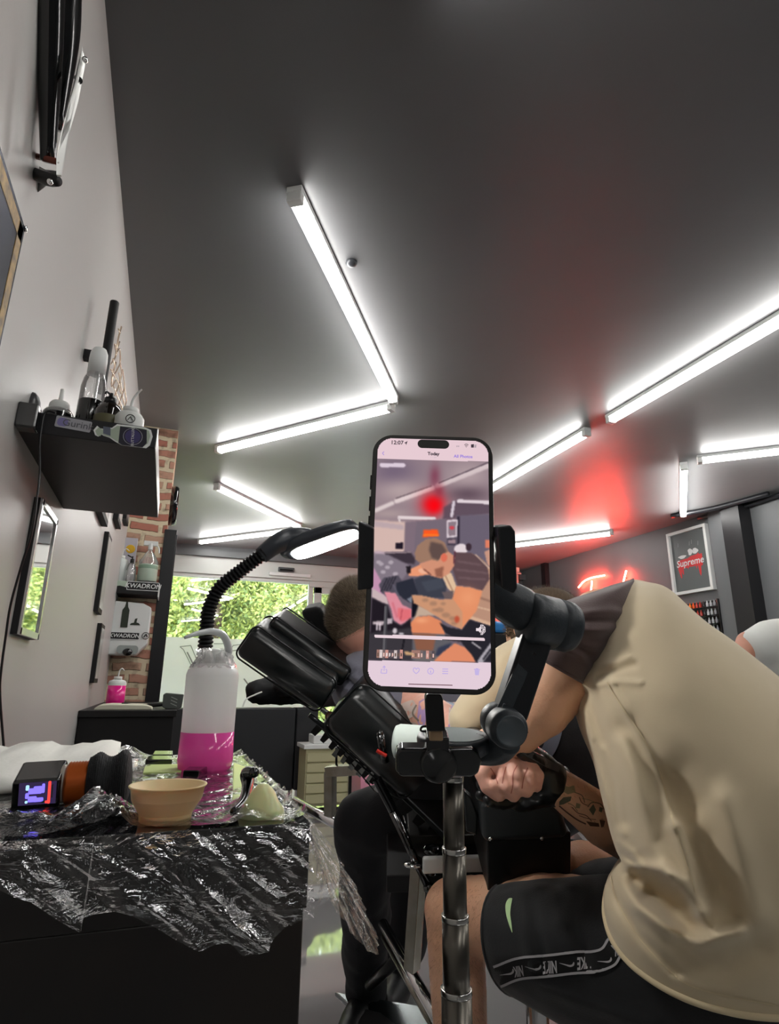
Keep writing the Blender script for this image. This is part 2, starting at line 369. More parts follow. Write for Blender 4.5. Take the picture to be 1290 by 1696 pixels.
# slim black upright at the far end of the right wall
bm = nb(); box2(bm, (4.98, 7.28, 0), (5.05, 7.38, H)); struct(link('trim_5', bm, mat('pillar_black')))
# cable conduit along the ceiling edge near the pillar
bm = nb(); tube(bm, [(5.0, 4.55, 2.62), (5.0, 4.1, 2.6), (5.0, 3.4, 2.62)], .02); tube(bm, [(4.7, 4.6, 2.625), (4.85, 4.2, 2.62), (4.93, 3.7, 2.625)], .025)
tag(link('cable_conduit', bm, mat('conduit_grey', '2c2d31', .3), smooth=True), 'dark glossy conduit running along the ceiling above the white-framed poster', 'conduit')
# ================================================================ CEILING BATTENS
def batten(A, B, label):
    A, B = V((*A, H)), V((*B, H)); d = (B-A).normalized(); L = (B-A).length; s = d.cross(V((0, 0, 1)))
    t = thing('ceiling_batten', label, 'ceiling light', A, 'white strip lights on the black ceiling')
    R = M((d, s, V((0, 0, -1)))).transposed(); c = (A+B)/2
    bm = nb(); box(bm, c+V((0, 0, -.012)), (L, .058, .024), R); link('housing', bm, m_white, t, bev=.003)
    bm = nb()
    prof = [(-.026, .0), (-.026, .022), (-.018, .034), (0, .038), (.018, .034), (.026, .022), (.026, 0)]
    r = [[c+d*x+s*y+V((0, 0, -.024-z)) for y, z in prof] for x in (-L/2+.035, L/2-.035)]; loft(bm, r); bmesh.ops.recalc_face_normals(bm, faces=bm.faces); link('diffuser', bm, m_lamp, t)
    for e in (-1, 1):
        bm = nb(); box(bm, c+d*e*(L/2-.0175)+V((0, 0, -.043)), (.035, .055, .038), R); link('end_cap', bm, m_white, t, bev=.004)
    return t
BT = [((.256, 1.76), (1.15, 3.16), 'strip light nearest the left wall, running from upper left down to the meeting point'),
 ((.199, 4.40), (1.176, 3.235), 'short-looking strip light meeting the end of the nearest left one at a corner'),
 ((.26, 5.30), (1.25, 6.45), 'strip light sloping down to the right above the far shop window'),
 ((.237, 7.66), (1.234, 6.60), 'lowest strip light, just above the desk lamp and window header'),
 ((2.545, 4.60), (2.545, 3.12), 'strip light emerging from behind the phone towards the red glow'),
 ((2.555, 2.92), (2.555, 1.42), 'long strip light cut by the right edge of the photo'),
 ((3.62, 6.72), (4.607, 5.37), 'strip light low behind the phone clamp, ending under the red glow'),
 ((3.66, 3.40), (4.75, 4.50), 'short upright-looking strip light above the white-framed poster'),
 ((3.66, 3.27), (4.75, 2.26), 'strip light at the right edge beside the upright-looking one')]
for a in BT: batten(*a)
# lights of the same run behind the camera (out of frame; they light the near side of the room)
for a, b in (((.42, .97), (1.16, -.36)), ((2.55, 1.2), (2.55, -.3)), ((.30, -2.4), (1.18, -1.0)), ((3.66, .2), (4.75, 1.4)), ((2.55, -.6), (2.55, -2.1))):
    batten(a, b, 'white strip light on the ceiling outside the view, above the camera side')
# small round sensor on the ceiling
q = onpl(582, 434, 2, H)
bm = nb(); lathe(bm, [(.024, 0), (.024, .008), (.018, .016), (.006, .02)], q, (0, 0, -1), 24); tag(link('ceiling_sensor', bm, mat('sensor_dark', '3a3c40', .3), smooth=True), 'small round disc on the black ceiling beside the long left strip light', 'ceiling sensor')
# ================================================================ OUTSIDE
S.world = bpy.data.worlds.new('world'); S.world.use_nodes = True
bg = S.world.node_tree.nodes['Background']; bg.inputs[0].default_value = (.75, .87, 1, 1); bg.inputs[1].default_value = 7.0
bm = nb(); box2(bm, (-14, YF+.6, -.12), (20, 30, -.02)); struct(link('ground_outside', bm, mat('asphalt', 'b9b8b2', .9)))
lf = [mat('leaf_%s' % k, c, .5, spec=.3) for k, c in (('a', 'a3ab66'), ('b', '7d8f58'), ('c', 'c6c97c'))]
for _m in lf:
    _n = _m.node_tree.nodes; _l = _m.node_tree.links; _t = _n.new('ShaderNodeBsdfTranslucent'); _t.inputs[0].default_value = tuple(min(1, c*1.3) for c in _n['Principled BSDF'].inputs['Base Color'].default_value); _x = _n.new('ShaderNodeMixShader'); _x.inputs[0].default_value = .5
    _l.new(_n['Principled BSDF'].outputs[0], _x.inputs[1]); _l.new(_t.outputs[0], _x.inputs[2]); _l.new(_x.outputs[0], _n['Material Output'].inputs[0])
sun = bpy.data.objects.new('sun', bpy.data.lights.new('sun', 'SUN')); CO.objects.link(sun); sun.data.energy = 4; sun.data.angle = .2; sun.rotation_euler = (math.radians(-42), 0, math.radians(-12))
def tree(x, y, z, rx, rz, label, n=11000):
    t = thing('tree', label, 'tree', (x, y, 0), 'trees outside the shop window')
    bm = nb(); cyl(bm, (x, y, 0), (x, y, z), .16, .1); link('trunk', bm, mat('bark', '4b3a2b', .9), t)
    bm = nb(); rnd = random.Random(int(x*10)+n)
    cl = [V((rnd.gauss(0, .45)*rx, rnd.gauss(0, .35)*rx, rnd.uniform(-1, 1)*rz)) for _ in range(60)]
    for i in range(n):
        c = rnd.choice(cl)+V((rnd.gauss(0, .28), rnd.gauss(0, .28), rnd.gauss(0, .22))); p = V((x, y, z))+c
        a = V((rnd.gauss(0, 1), rnd.gauss(0, 1), rnd.gauss(0, 1))).normalized()*.05; b = a.orthogonal().normalized()*.03
        f = bm.faces.new([bm.verts.new(p+a), bm.verts.new(p+b), bm.verts.new(p-a), bm.verts.new(p-b)]); f.material_index = rnd.choice((0, 0, 1, 2))
    link('foliage', bm, lf, t)
tree(-.9, 12.2, 2.2, 1.6, 1.9, 'leafy light green tree outside, left end of the shop window')
tree(.9, 13.0, 2.5, 1.8, 2.2, 'leafy green tree outside behind the gooseneck lamp', 14000)
tree(2.7, 12.4, 2.3, 1.7, 2.0, 'leafy green tree outside seen over the chair headrest', 14000)
tree(4.6, 13.2, 2.4, 1.9, 2.2, 'leafy green tree outside seen through the glazed door')
bm = nb()
rnd = random.Random(3)
for i in range(40000):
    p = V((rnd.uniform(-5, 8), 15+rnd.gauss(0, .5), rnd.uniform(0, 5.6))); a = V((rnd.gauss(0, 1), rnd.gauss(0, 1), rnd.gauss(0, 1))).normalized()*.09; b = a.orthogonal().normalized()*.06
    f = bm.faces.new([bm.verts.new(p+a), bm.verts.new(p+b), bm.verts.new(p-a), bm.verts.new(p-b)]); f.material_index = rnd.choice((0, 1, 1, 2))
box2(bm, (-6, 15.9, 0), (9, 16.0, 5.0)); hg = tag(link('hedge', bm, lf), 'dense mass of leaves outside filling the background behind the trees', 'hedge'); hg['kind'] = 'stuff'
S.view_settings.exposure = 0.9
# ================================================================ LEFT WALL
m_silver = mat('silver_frame', (.75, .76, .75), .25, .9)
m_mirror = mat('mirror_glass', (.9, .92, .92), .02, 1)
def gz(px, py, ax, v): return onpl(px, py, ax, v)
# floating shelf seen from below
sh = thing('wall_shelf', 'black floating shelf high on the left wall carrying bottles and two stickers', 'shelf', (XL, 1.6, 1.45))
bm = nb(); box2(bm, (XL, 1.30, 1.428), (-.068, 1.90, 1.474)); link('board', bm, mat('shelf_black', '121115', .45), sh, bev=.0015)
bm = nb(); box2(bm, (-.068, 1.30, 1.428), (-.0665, 1.90, 1.474)); link('edge_strip', bm, m_white, sh)
bm = nb(); box2(bm, (XL, 1.265, 1.425), (-.288, 1.298, 1.478)); link('bracket', bm, m_gblack, sh, bev=.004)
# stickers on the shelf end
def face(c):  # matrix from 4 pixel corners on the plane Y=1.2985: TL TR BR BL
    P = [onpl(*p, 1, 1.2995) for p in c]; o = (P[0]+P[1]+P[2]+P[3])/4
    return frameM(o, P[1]-P[0]+P[2]-P[3], P[0]-P[3]+P[1]-P[2]), ((P[1]-P[0]).length+(P[2]-P[3]).length)/2, ((P[0]-P[3]).length+(P[1]-P[2]).length)/2
T, w, h = face([(93, 688), (153, 699), (149, 717), (91, 706)])
st = plate('sticker', T, rrect(w, h, .003), .0006, mat('sticker_grey', 'a2a2a8', .5), None); tag(st, 'small grey rectangular sticker with a violet blot and dark lettering on the shelf end', 'sticker')
plate('violet_blot', T @ M.Translation((-w*.3, 0, .0006)), rrect(w*.3, h*.75, h*.3), .0002, mat('blot', '7d78a8', .6), st)
text('lettering', 'Gurink', T @ M.Translation((w*.13, 0, .0008)), h*.85, mat('letter_grey', '5c5c62', .6), st)
OT = [(735, 760), (765, 785), (800, 790), (815, 770), (870, 780), (920, 745), (1050, 758), (1180, 775), (1235, 800), (1250, 860), (1225, 940), (1190, 968), (960, 940), (900, 905), (850, 870), (790, 850), (770, 835), (745, 860), (715, 845), (700, 800)]
OT = [(30+x/5.609, 570+y/5.609) for x, y in OT]; cx_ = sum(p[0] for p in OT)/len(OT); cy_ = sum(p[1] for p in OT)/len(OT)
def pout(pts, y, th, name, m, par):
    bm = nb(); prism(bm, [onpl(px, py, 1, y) for px, py in pts], (0, -th, 0)); return link(name, bm, m, par)
st = pout(OT, 1.2999, .0012, 'sticker', m_white, None); tag(st, 'bottle-shaped sticker with white outline and dark label on the shelf end', 'sticker')
pout([(cx_+4+(x-cx_-4)*.93, cy_+(y-cy_)*.84) for x, y in OT], 1.2987, .0003, 'bottle_body', mat('pale_green', 'a9b6a4', .5), st)
pout([(171, 706), (183, 708), (183, 722), (171, 718)], 1.2984, .0002, 'bottle_neck', mat('neck_grey', '5a6070', .5), st)
pout([(199, 706), (231, 710), (243, 712), (243, 734), (236, 741), (202, 737), (196, 733)], 1.2984, .0003, 'bottle_label', mat('label_navy', '1e1d2c', .5), st)
bm = nb(); c = onpl(220, 723, 1, 1.298); cyl(bm, c, c+V((0, -.0004, 0)), .0155, n=24); link('label_roundel', bm, mat('roundel', '3d3768', .5), st)
bm = nb(); tube(bm, [c+V((math.cos(a)*.0185, -.0002, math.sin(a)*.0185)) for a in [i*PI/12 for i in range(25)]], .0006, n=6, k=1); link('label_ring', bm, mat('ring_grey', '9a99a8', .5), st)
T2 = frameM(c+V((0, -.0006, 0)), onpl(218, 713, 1, 1.298)-onpl(217, 735, 1, 1.298), V((-1, 0, 0))); text('lettering', 'BUTTALUXE', T2, .0078, m_white, st, bold=.0)
# bottles standing on the shelf
m_clear = film('clear_plastic', gl=.12, rough=.05, fres=1.5, haze=.25)
m_hdpe = mat('white_hdpe', 'd9dcd8', .4, sss=0)
def base(px, py, Y, z): p = onpl(px, py, 1, Y); return V((p.x, Y, z))
z0 = 1.474
def zt(px, py, Y): return onpl(px, py, 1, Y).z-z0
t = thing('dropper_bottle', 'small squat bottle with wide black band and translucent white cap on the wall shelf', 'bottle', base(99, 672, 1.42, z0), 'bottles on the wall shelf')
b = V(t.location); link('body', lathe(nb(), [(.03, 0), (.031, .01), (.031, .05), (.026, .058)], b), m_clear, t, smooth=True)
link('band', lathe(nb(), [(.0315, .008), (.0318, .0085), (.0318, .046), (.0315, .0465)], b), m_gblack, t, smooth=True)
link('cap', lathe(nb(), [(.022, .05), (.021, .072), (.017, .078), (.005, .08), (.004, .11), (.001, .112)], b, n=24), m_hdpe, t, smooth=True)
t = thing('foam_bottle', 'tall clear bottle with rounded white cap and black lower label on the wall shelf', 'bottle', base(151, 672, 1.40, z0), 'bottles on the wall shelf')
b = V(t.location); hh = zt(170, 577, 1.40)
link('body', lathe(nb(), [(.026, 0), (.0275, .006), (.0275, hh*.52), (.024, hh*.62), (.019, hh*.68), (.018, hh*.72)], b), m_clear, t, smooth=True)
link('label', lathe(nb(), [(.0278, .012), (.028, .0125), (.028, hh*.36), (.0278, hh*.365)], b), m_gblack, t, smooth=True)
link('cap', lathe(nb(), [(.0195, hh*.69), (.0195, hh*.86), (.0185, hh*.93), (.014, hh*.98), (.006, hh), (0, hh)], b), m_white, t, smooth=True)
bm = nb(); tube(bm, [b+V((.004, 0, .01)), b+V((.004, 0, hh*.7))], .002); link('dip_tube', bm, m_hdpe, t)
t = thing('pump_bottle', 'dark amber bottle with small black pump cap and gold-edged label on the wall shelf', 'bottle', base(179, 690, 1.36, z0), 'bottles on the wall shelf')
b = V(t.location); hh = zt(184, 652, 1.36)
link('body', lathe(nb(), [(.026, 0), (.028, .005), (.028, hh*.5), (.022, hh*.66), (.011, hh*.72)], b), mat('amber_dark', '120c07', .08, coat=.6), t, smooth=True)
link('label', lathe(nb(), [(.0285, .006), (.0287, .0065), (.0287, hh*.34), (.0285, hh*.35)], b), mat('label_olive', '5d5a3e', .5), t, smooth=True)
bm = nb(); lathe(bm, [(.013, hh*.7), (.013, hh*.86), (.005, hh*.87), (.005, hh)], b, n=20); tube(bm, [b+V((0, 0, hh*.96)), b+V((-.008, -.012, hh*.97)), b+V((-.01, -.016, hh*.9))], .0025, n=8); link('pump', bm, m_black, t, smooth=True)
t = thing('squeeze_bottle', 'white squeeze bottle with thin bent nozzle and round emblem on the wall shelf', 'bottle', base(214, 700, 1.34, z0), 'bottles on the wall shelf')
b = V(t.location); hh = zt(221, 677, 1.34)
link('body', lathe(nb(), [(.029, 0), (.030, .004), (.030, hh*.55), (.024, hh*.72), (.017, hh*.76)], b), m_hdpe, t, smooth=True)
bm = nb(); lathe(bm, [(.0165, hh*.72), (.0165, hh*.98), (.014, hh), (.003, hh)], b, n=24); link('cap', bm, m_white, t, smooth=True)
e = onpl(235, 645, 1, 1.33); bm = nb(); tube(bm, [b+V((0, 0, hh*.95)), b+V((.001, 0, hh+.018)), b.lerp(e, 0)+V((.008, -.003, hh+.035)), e], [.0035, .0032, .0026, .0018]); link('nozzle', bm, m_white, t, smooth=True)
c = b+V((.004, -.0303, hh*.33)); bm = nb(); tube(bm, [c+V((math.cos(a)*.009, 0, math.sin(a)*.009)) for a in [i*PI/10 for i in range(21)]], .0009, n=6, k=1); tube(bm, [c+V((-.005, 0, -.004)), c+V((0, 0, .005)), c+V((.005, 0, -.004))], .0009, n=6, k=1); link('emblem', bm, m_gblack, t)
bm = nb(); c = base(50, 672, 1.36, 1.476); sph(bm, c+V((0, 0, .03)), (.02, .02, .035)); tag(link('dark_cap', bm, mat('smoke_cap', '3b3a3c', .3), smooth=True), 'rounded grey cap at the wall end of the high shelf', 'cap')
# cable
bm = nb(); tube(bm, [onpl(x, y, 1, 1.29+.0*i) for i, (x, y) in enumerate([(92, 684), (80, 681), (72, 690), (66, 730), (66, 780), (60, 835), (52, 885), (36, 935), (18, 1000), (10, 1050), (2, 1110), (0, 1150), (6, 1235), (12, 1300)])], .0022, n=8)
tag(link('cable', bm, m_black, smooth=True), 'thin black cable hanging from the high shelf down the left wall', 'cable')
# mirror-glass frame on the wall
Yn = onpl(57, 822, 0, XL).y; xf = onpl(69.5, 824, 1, Yn).x; Yf = onpl(94, 862, 0, xf).y; zt_ = onpl(69.5, 824, 1, Yn).z; zb_ = onpl(27.3, 1050, 1, Yn).z
fr = thing('picture_frame', 'silver picture frame with black sides and reflecting glass on the left wall under the shelf', 'picture frame', (XL, Yn, zb_))
bm = nb(); box2(bm, (XL, Yn, zb_), (xf-.002, Yf, zt_)); link('box', bm, mat('frame_side', '1b1b1e', .5), fr, bev=.001)
for a_, b_ in (((Yn, zt_-.016), (Yf, zt_)), ((Yn, zb_), (Yf, zb_+.016)), ((Yn, zb_), (Yn+.016, zt_)), ((Yf-.016, zb_), (Yf, zt_))):
    bm = nb(); box2(bm, (xf-.002, a_[0], a_[1]), (xf+.004, b_[0], b_[1])); link('moulding', bm, m_silver, fr, bev=.001)
bm = nb(); box2(bm, (xf-.002, Yn+.016, zb_+.016), (xf, Yf-.016, zt_-.016)); link('glass', bm, m_mirror, fr)
# frames further along the wall
def wframe(yn, yf, zb, zt, th, label, inner='b9b9b5'):
    t = thing('picture_frame', label, 'picture frame', (XL, yn, zb), 'black frames along the left wall')
    bm = nb(); box2(bm, (XL, yn, zb), (XL+th, yf, zt)); link('moulding', bm, m_mblack, t, bev=.001)
    bm = nb(); box2(bm, (XL+th, yn+.02, zb+.02), (XL+th+.002, yf-.02, zt-.02)); link('picture', bm, mat('paper_'+inner, inner, .3, coat=.5), t)
for (px, py), wd, lab in (((178, 873), .28, 'black frame just below the high shelf, nearest of three'), ((200, 877), .22, 'black frame below the high shelf, middle of three'), ((212, 872), .2, 'black frame touching the brick column below the high shelf')):
    p = onpl(px, py, 0, XL+.025); wframe(p.y-wd, p.y, p.z, p.z+.34, .025, lab, '6a6b70')
p = onpl(183, 905, 0, XL); q = onpl(172, 1019, 0, XL+.03); wframe(q.y-.17, q.y, q.z, p.z, .02, 'black-edged frame on the left wall beside the small shelf, upper of the pair', 'c9cac6')
q2 = onpl(165, 1131, 0, XL+.03); wframe(q2.y-.17, q2.y, q2.z, q.z-.03, .02, 'black-edged frame on the left wall just above the counter, lower of the pair', 'b5b6b4')
# poster with gold border at the left edge
p = onpl(42, 378, 0, XL+.012); t = thing('poster', 'dark picture with gold printed border cut by the left edge of the photo', 'poster', (XL, p.y, 1.4))
y0, z1 = p.y-.5, p.z; z0p = z1-.7
bm = nb(); box2(bm, (XL, y0, z0p), (XL+.012, p.y, z1)); link('board', bm, mat('poster_navy', '14171f', .25, var=(12, .8, '2c3350')), t, bev=.001)
mg = mat('gold_print', 'a8863a', .45, 0, var=(45, .9, '5d4a22'))
for a_, b_ in (((y0, z1-.040), (p.y-.010, z1-.012)), ((p.y-.036, z0p), (p.y-.010, z1-.012))):
    bm = nb(); box2(bm, (XL+.012, a_[0], a_[1]), (XL+.0128, b_[0], b_[1])); link('gold_border', bm, mg, t)
bm = nb(); lathe(bm, [(.006, 0), (.006, .003), (0, .004)], V((XL+.0128, p.y-.004, z1-.004)), (1, 0, 0), 16); link('screw', bm, m_chrome, t, smooth=True)
# folding bracket arm high on the wall
m_brk = mat('bracket_silver', (.62, .62, .6), .35, .7)
t = thing('bracket_arm', 'black glossy folding arm with silver side plates and rust-red pin, high on left wall', 'bracket', W(72, 290, 1.14))
def Wd(px, py): return W(px, py, 1.08-(py/300)*.0)
bm = nb(); tube(bm, [W(86, -160, 1.02), W(84, 0, 1.06), W(82, 120, 1.09), W(79, 268, 1.12)], [.025, .023, .020, .0125], n=20); link('tube', bm, m_gblack, t, smooth=True)
bm = nb(); tube(bm, [W(112, -160, 1.07), W(110, -20, 1.11), W(106, 70, 1.13), W(94, 215, 1.15)], [.027, .026, .025, .010], n=20); link('rear_tube', bm, m_gblack, t, smooth=True)
def sheet(pts, d, nrm, th, name, m):
    P = [W(x, y, dd) for (x, y), dd in zip(pts, d)]; bm = nb(); prism(bm, P, V(nrm)*th); return link(name, bm, m, t, bev=.0006)
sheet([(136, 76), (141, 100), (128, 165), (114, 215), (101, 290), (93, 290), (93, 258), (102, 215), (116, 165), (128, 122)], [1.1]*3+[1.075]*7, (.3, .9, 0), .004, 'side_plate', m_brk)
sheet([(64, 170), (66, 190), (56, 225), (50, 262), (46, 284), (38, 280), (41, 250)], [1.15]*7, (.3, .9, 0), .003, 'side_plate', m_brk)
sheet([(38, 275), (42, 262), (95, 292), (100, 285), (52, 327)], [1.17, 1.17, 1.14, 1.14, 1.17], (-.2, .9, .2), .002, 'back_plate', mat('plate_grey', 'a9a9a6', .4, .3))
bm = nb(); cyl(bm, W(46, 255, 1.15), W(95, 268, 1.09), .0055, n=16); link('pin', bm, mat('rust_pin', '6e3326', .5, .3), t, smooth=True)
bm = nb(); tube(bm, [W(44, 279, 1.15), W(62, 290, 1.13), W(80, 297, 1.11), W(95, 300, 1.09)], [.009, .011, .012, .009], n=14); link('spring_cap', bm, m_mblack, t, smooth=True)
for (x, y, d) in ((141, 99, 1.09), (99, 272, 1.08), (83, 301, 1.08)):
    bm = nb(); sph(bm, W(x, y, d), (.0055, .0055, .0055), 14); link('bolt', bm, m_chrome, t, smooth=True)
bm = nb(); cyl(bm, W(128, 130, 1.12), W(131, 133, 1.09), .006, n=12); link('bolt', bm, m_black, t)
# upright black tube on the wall
p = onpl(190, 500, 0, XL+.06); q = onpl(172, 590, 0, XL+.06)
t = thing('wall_tube_lamp', 'matte black upright tube lamp on the left wall above the bottles', 'lamp', (p.x, p.y, q.z-.08))
bm = nb(); cyl(bm, (p.x, p.y, q.z-.1), (p.x, p.y, p.z), .0135, n=28); link('tube', bm, m_mblack, t, smooth=False, bev=.003)
bm = nb(); box2(bm, (XL, p.y-.012, q.z), (p.x, p.y+.012, q.z+.03)); link('wall_mount', bm, m_mblack, t)
# unlit script sign on the wall
t = thing('script_sign', 'unlit script sign of thin copper-coloured tubes on the left wall beside the ceiling', 'sign', (XL, 2.8, 2.3))
mc = mat('copper_tube', 'd6bfa8', .2, .6)
for pts in ([(201, 541), (196, 560), (193, 580), (198, 566)], [(190, 570), (192, 588), (184, 602), (181, 603)], [(193, 585), (198, 578), (199, 600), (194, 612), (188, 622)], [(199, 602), (201, 620), (196, 640), (190, 655)], [(203, 612), (206, 640), (200, 660), (196, 672)], [(206, 640), (209, 665), (203, 680), (199, 690)], [(192, 600), (186, 625), (185, 640), (191, 630)], [(203, 655), (207, 678), (205, 690)], [(187, 595), (190, 606), (187, 616)], [(196, 545), (199, 552)], [(197, 618), (202, 650), (205, 668)], [(188, 640), (194, 655), (201, 672), (203, 688)], [(184, 612), (189, 622), (196, 634), (200, 652)]):
    for ox_ in (0,): pass
    bm = nb(); tube(bm, [onpl(x, y, 0, XL+.015) for x, y in pts], .003, n=8); link('stroke', bm, mc, t, smooth=True)
# ================================================================ BRICK COLUMN SHELF
Yc = 4.0
def cp(px, py, Y=Yc): return onpl(px, py, 1, Y)
a, b = cp(183, 962), cp(262, 978); b = V((b.x, Yc, a.z-.072))
sf = thing('small_shelf', 'black shelf with brand plate on the brick column holding spray bottles', 'shelf', (a.x, Yc, b.z))
bm = nb(); box2(bm, (XL, Yc, b.z), (b.x, 4.2, a.z)); link('board', bm, m_mblack, sf, bev=.002)
bm = nb(); box2(bm, (b.x, Yc, b.z-.01), (b.x+.006, 4.2, a.z)); link('end_plate', bm, m_white, sf)
m_logo = mat('logo_black', '0a0a0d', .4)
def kwad(c, w, par, h=.03, rx=V((1, 0, 0))):
    T = frameM(c, rx, V((0, 0, 1)))
    plate('brand_plate', T, rrect(w, h, .004), .001, m_white, par); plate('brand_plate', T @ M.Translation((0, 0, .001)), rrect(w*.965, h*.86, .003), .0006, m_logo, par)
    text('lettering', 'KWADRON', T @ M.Translation((0, 0, .0018)), h*.72, m_white, par, bold=.0006, shear=.15)
kwad(cp(237, 971, Yc-.001), .185, sf, .054)
plate('mint_label', frameM(cp(199, 966, Yc-.001), (1, 0, 0), (0, 0, 1)), [(-.06, -.012), (-.03, -.02), (0, -.014), (.03, -.02), (.06, -.01), (.055, .015), (-.06, .018)], .0008, mat('mint', 'aebfae', .5), sf)
zs = a.z
def wash(name, px, Y, zb, r, hb, label, liquid=None, group=None, tipdx=.03, cat='bottle', lid=.0):
    p = onpl(px, 960 if zb > 1.2 else 1150, 1, Y); c = V((p.x, Y, zb)); t = thing(name, label, cat, c, group)
    link('body', lathe(nb(), [(r*.92, 0), (r, .004), (r, hb*.86), (r*.9, hb*.95), (r*.5, hb)], c), MATS.get('milky') or m_milky, t, smooth=True)
    if liquid: link('liquid', lathe(nb(), [(r*.9, .002), (r*1.004, .006), (r*1.004, hb*liquid[1]), (0, hb*liquid[1])], c, cap=False), liquid[0], t, smooth=True)
    link('cap', lathe(nb(), [(r*.45, hb), (r*.45, hb*1.12), (r*.12, hb*1.13)], c, n=20), m_hdpe, t, smooth=True)
    bm = nb(); tube(bm, [c+V((0, 0, hb*1.1)), c+V((.002, 0, hb*1.3)), c+V((tipdx*.6, 0, hb*1.42)), c+V((tipdx*1.3, 0, hb*1.34))], [.004, .0035, .003, .002], n=8); link('spout', bm, m_hdpe, t, smooth=True); return t
m_milky = mat('milky', 'd5dbd8', .35, sss=.0)
m_pink = mat('pink_liquid', 'e8208c', .15, coat=.5)
wash('wash_bottle', 197, 4.08, zs, .042, .155, 'milky wash bottle with curved spout at the left end of the small shelf', None)
t = thing('spray_bottle', 'clear spray bottle with white trigger and mint label on the small shelf', 'bottle', cp(243, 960, 4.08)*1)
c = V((cp(243, 960, 4.08).x, 4.08, zs)); h_ = onpl(252, 893, 1, 4.08).z-zs
link('body', lathe(nb(), [(.055, 0), (.058, .005), (.058, h_*.5), (.03, h_*.66), (.013, h_*.74), (.013, h_*.78)], c), m_clear, t, smooth=True)
link('label', lathe(nb(), [(.0583, .02), (.0586, .0205), (.0586, h_*.42), (.0583, h_*.425)], c), mat('mint'), t, smooth=True)
link('label_band', lathe(nb(), [(.0587, h_*.33), (.0589, h_*.335), (.0589, h_*.4), (.0587, h_*.405)], c), mat('mint_dark', '86a38d', .5), t, smooth=True)
bm = nb(); box(bm, c+V((0, 0, h_*.9)), (.085, .022, .03)); cyl(bm, c+V((0, 0, h_*.76)), c+V((0, 0, h_*.9)), .015); tube(bm, [c+V((.036, 0, h_*.88)), c+V((.05, 0, h_*.8)), c+V((.055, 0, h_*.7))], .005, n=8); link('trigger', bm, m_white, t, bev=.004)
t = thing('paper_pack', 'pale lilac printed pack with a yellow spot standing at the back of the small shelf', 'pack', cp(218, 960, 4.17))
a2 = onpl(205, 890, 1, 4.17); b2 = onpl(229, 890, 1, 4.17); bm = nb(); box2(bm, (a2.x, 4.165, zs), (b2.x, 4.19, a2.z)); link('pack', bm, mat('lilac', 'b9b5bd', .5), t, bev=.002)
c = onpl(216, 909, 1, 4.16); bm = nb(); lathe(bm, [(.028, 0), (.026, .003), (0, .004)], c+V((0, .005, 0)), (0, -1, 0)); link('yellow_spot', bm, mat('yellow', 'd8ab22', .5), t)
t = thing('squirt_bottle', 'small clear squirt bottle with black marks, second on the small shelf', 'bottle', cp(214, 960, 4.05))
c = V((cp(215, 960, 4.05).x, 4.05, zs)); link('body', lathe(nb(), [(.028, 0), (.03, .004), (.03, .08), (.02, .12), (.01, .13)], c), m_clear, t, smooth=True)
bm = nb(); lathe(bm, [(.012, .12), (.012, .15), (.004, .155), (.004, .17)], c, n=16); tube(bm, [c+V((0, 0, .16)), c+V((-.03, 0, .175))], .004, n=8); link('head', bm, m_black, t, smooth=True)
# soap/dispenser box
a, b = cp(186, 994, 4.04), cp(249, 1010, 4.04); zb = cp(181, 1084, 4.04).z; zt2 = cp(190, 994, 4.04).z; zr = cp(247, 1010, 4.04).z
t = thing('dispenser', 'white dispenser with printed bottle, brand plate and black nozzle on the brick column', 'dispenser', (a.x, 4.1, zb))
xr = cp(247, 1040, 4.04).x; xl = a.x-.03
bm = nb(); prism(bm, [(xl, 4.04, zb), (xr-.06, 4.04, zb), (xr, 4.04, zb+.07), (xr, 4.04, zt2-.035), (xr-.05, 4.04, zt2-.01), (xl, 4.04, zt2)], (0, .16, 0)); link('casing', bm, m_white, t, bev=.008)
T = frameM(cp(208, 1020, 4.038), (1, 0, 0), (0, 0, 1))
plate('printed_bottle', T, [(-.022, -.07), (.018, -.07), (.018, .035), (.008, .055), (.004, .085), (-.006, .085), (-.01, .055), (-.022, .035)], .001, mat('print_green', '2b3428', .5), t)
T = frameM(cp(224, 1032, 4.038), (1, 0, 0), (0, 0, 1)); plate('printed_figure', T, [(-.03, -.012), (.03, -.012), (.02, 0), (.006, .004), (.01, .03), (-.004, .026), (-.008, .002), (-.024, -.002)], .001, mat('print_green'), t)
kwad(cp(206, 1053, 4.036), .17, t, .044)
c = cp(241, 1053, 4.036); bm = nb(); tube(bm, [c+V((math.cos(q)*.02, 0, math.sin(q)*.02)) for q in [i*PI/10 for i in range(21)]], .0018, n=6, k=1); tube(bm, [c+V((-.01, 0, -.01)), c+V((.002, 0, .008)), c+V((.011, 0, -.008))], .003, n=6); link('emblem', bm, m_logo, t)
c = cp(211, 1080, 4.02); T = frameM(cp(211, 1076, 4.03), (1, 0, 0), (0, 0, 1)); plate('grey_panel', T, rrect(.12, .05, .02), .006, mat('panel_grey', '9ba3a0', .4), t)
bm = nb(); sph(bm, c, (.028, .016, .022)); link('nozzle', bm, m_gblack, t, smooth=True)
# round black speaker on the side of the column
c = V((-.082, 4.36, onpl(286, 838, 1, 4.36).z)); t = thing('wall_speaker', 'round black speaker on the side of the brick column above the end panel', 'speaker', c)
bm = nb(); lathe(bm, [(.14, 0), (.14, .035), (.13, .05), (.115, .05), (.105, .035), (0, .037)], c, (1, 0, 0), 40); link('ring', bm, m_gblack, t, smooth=True)
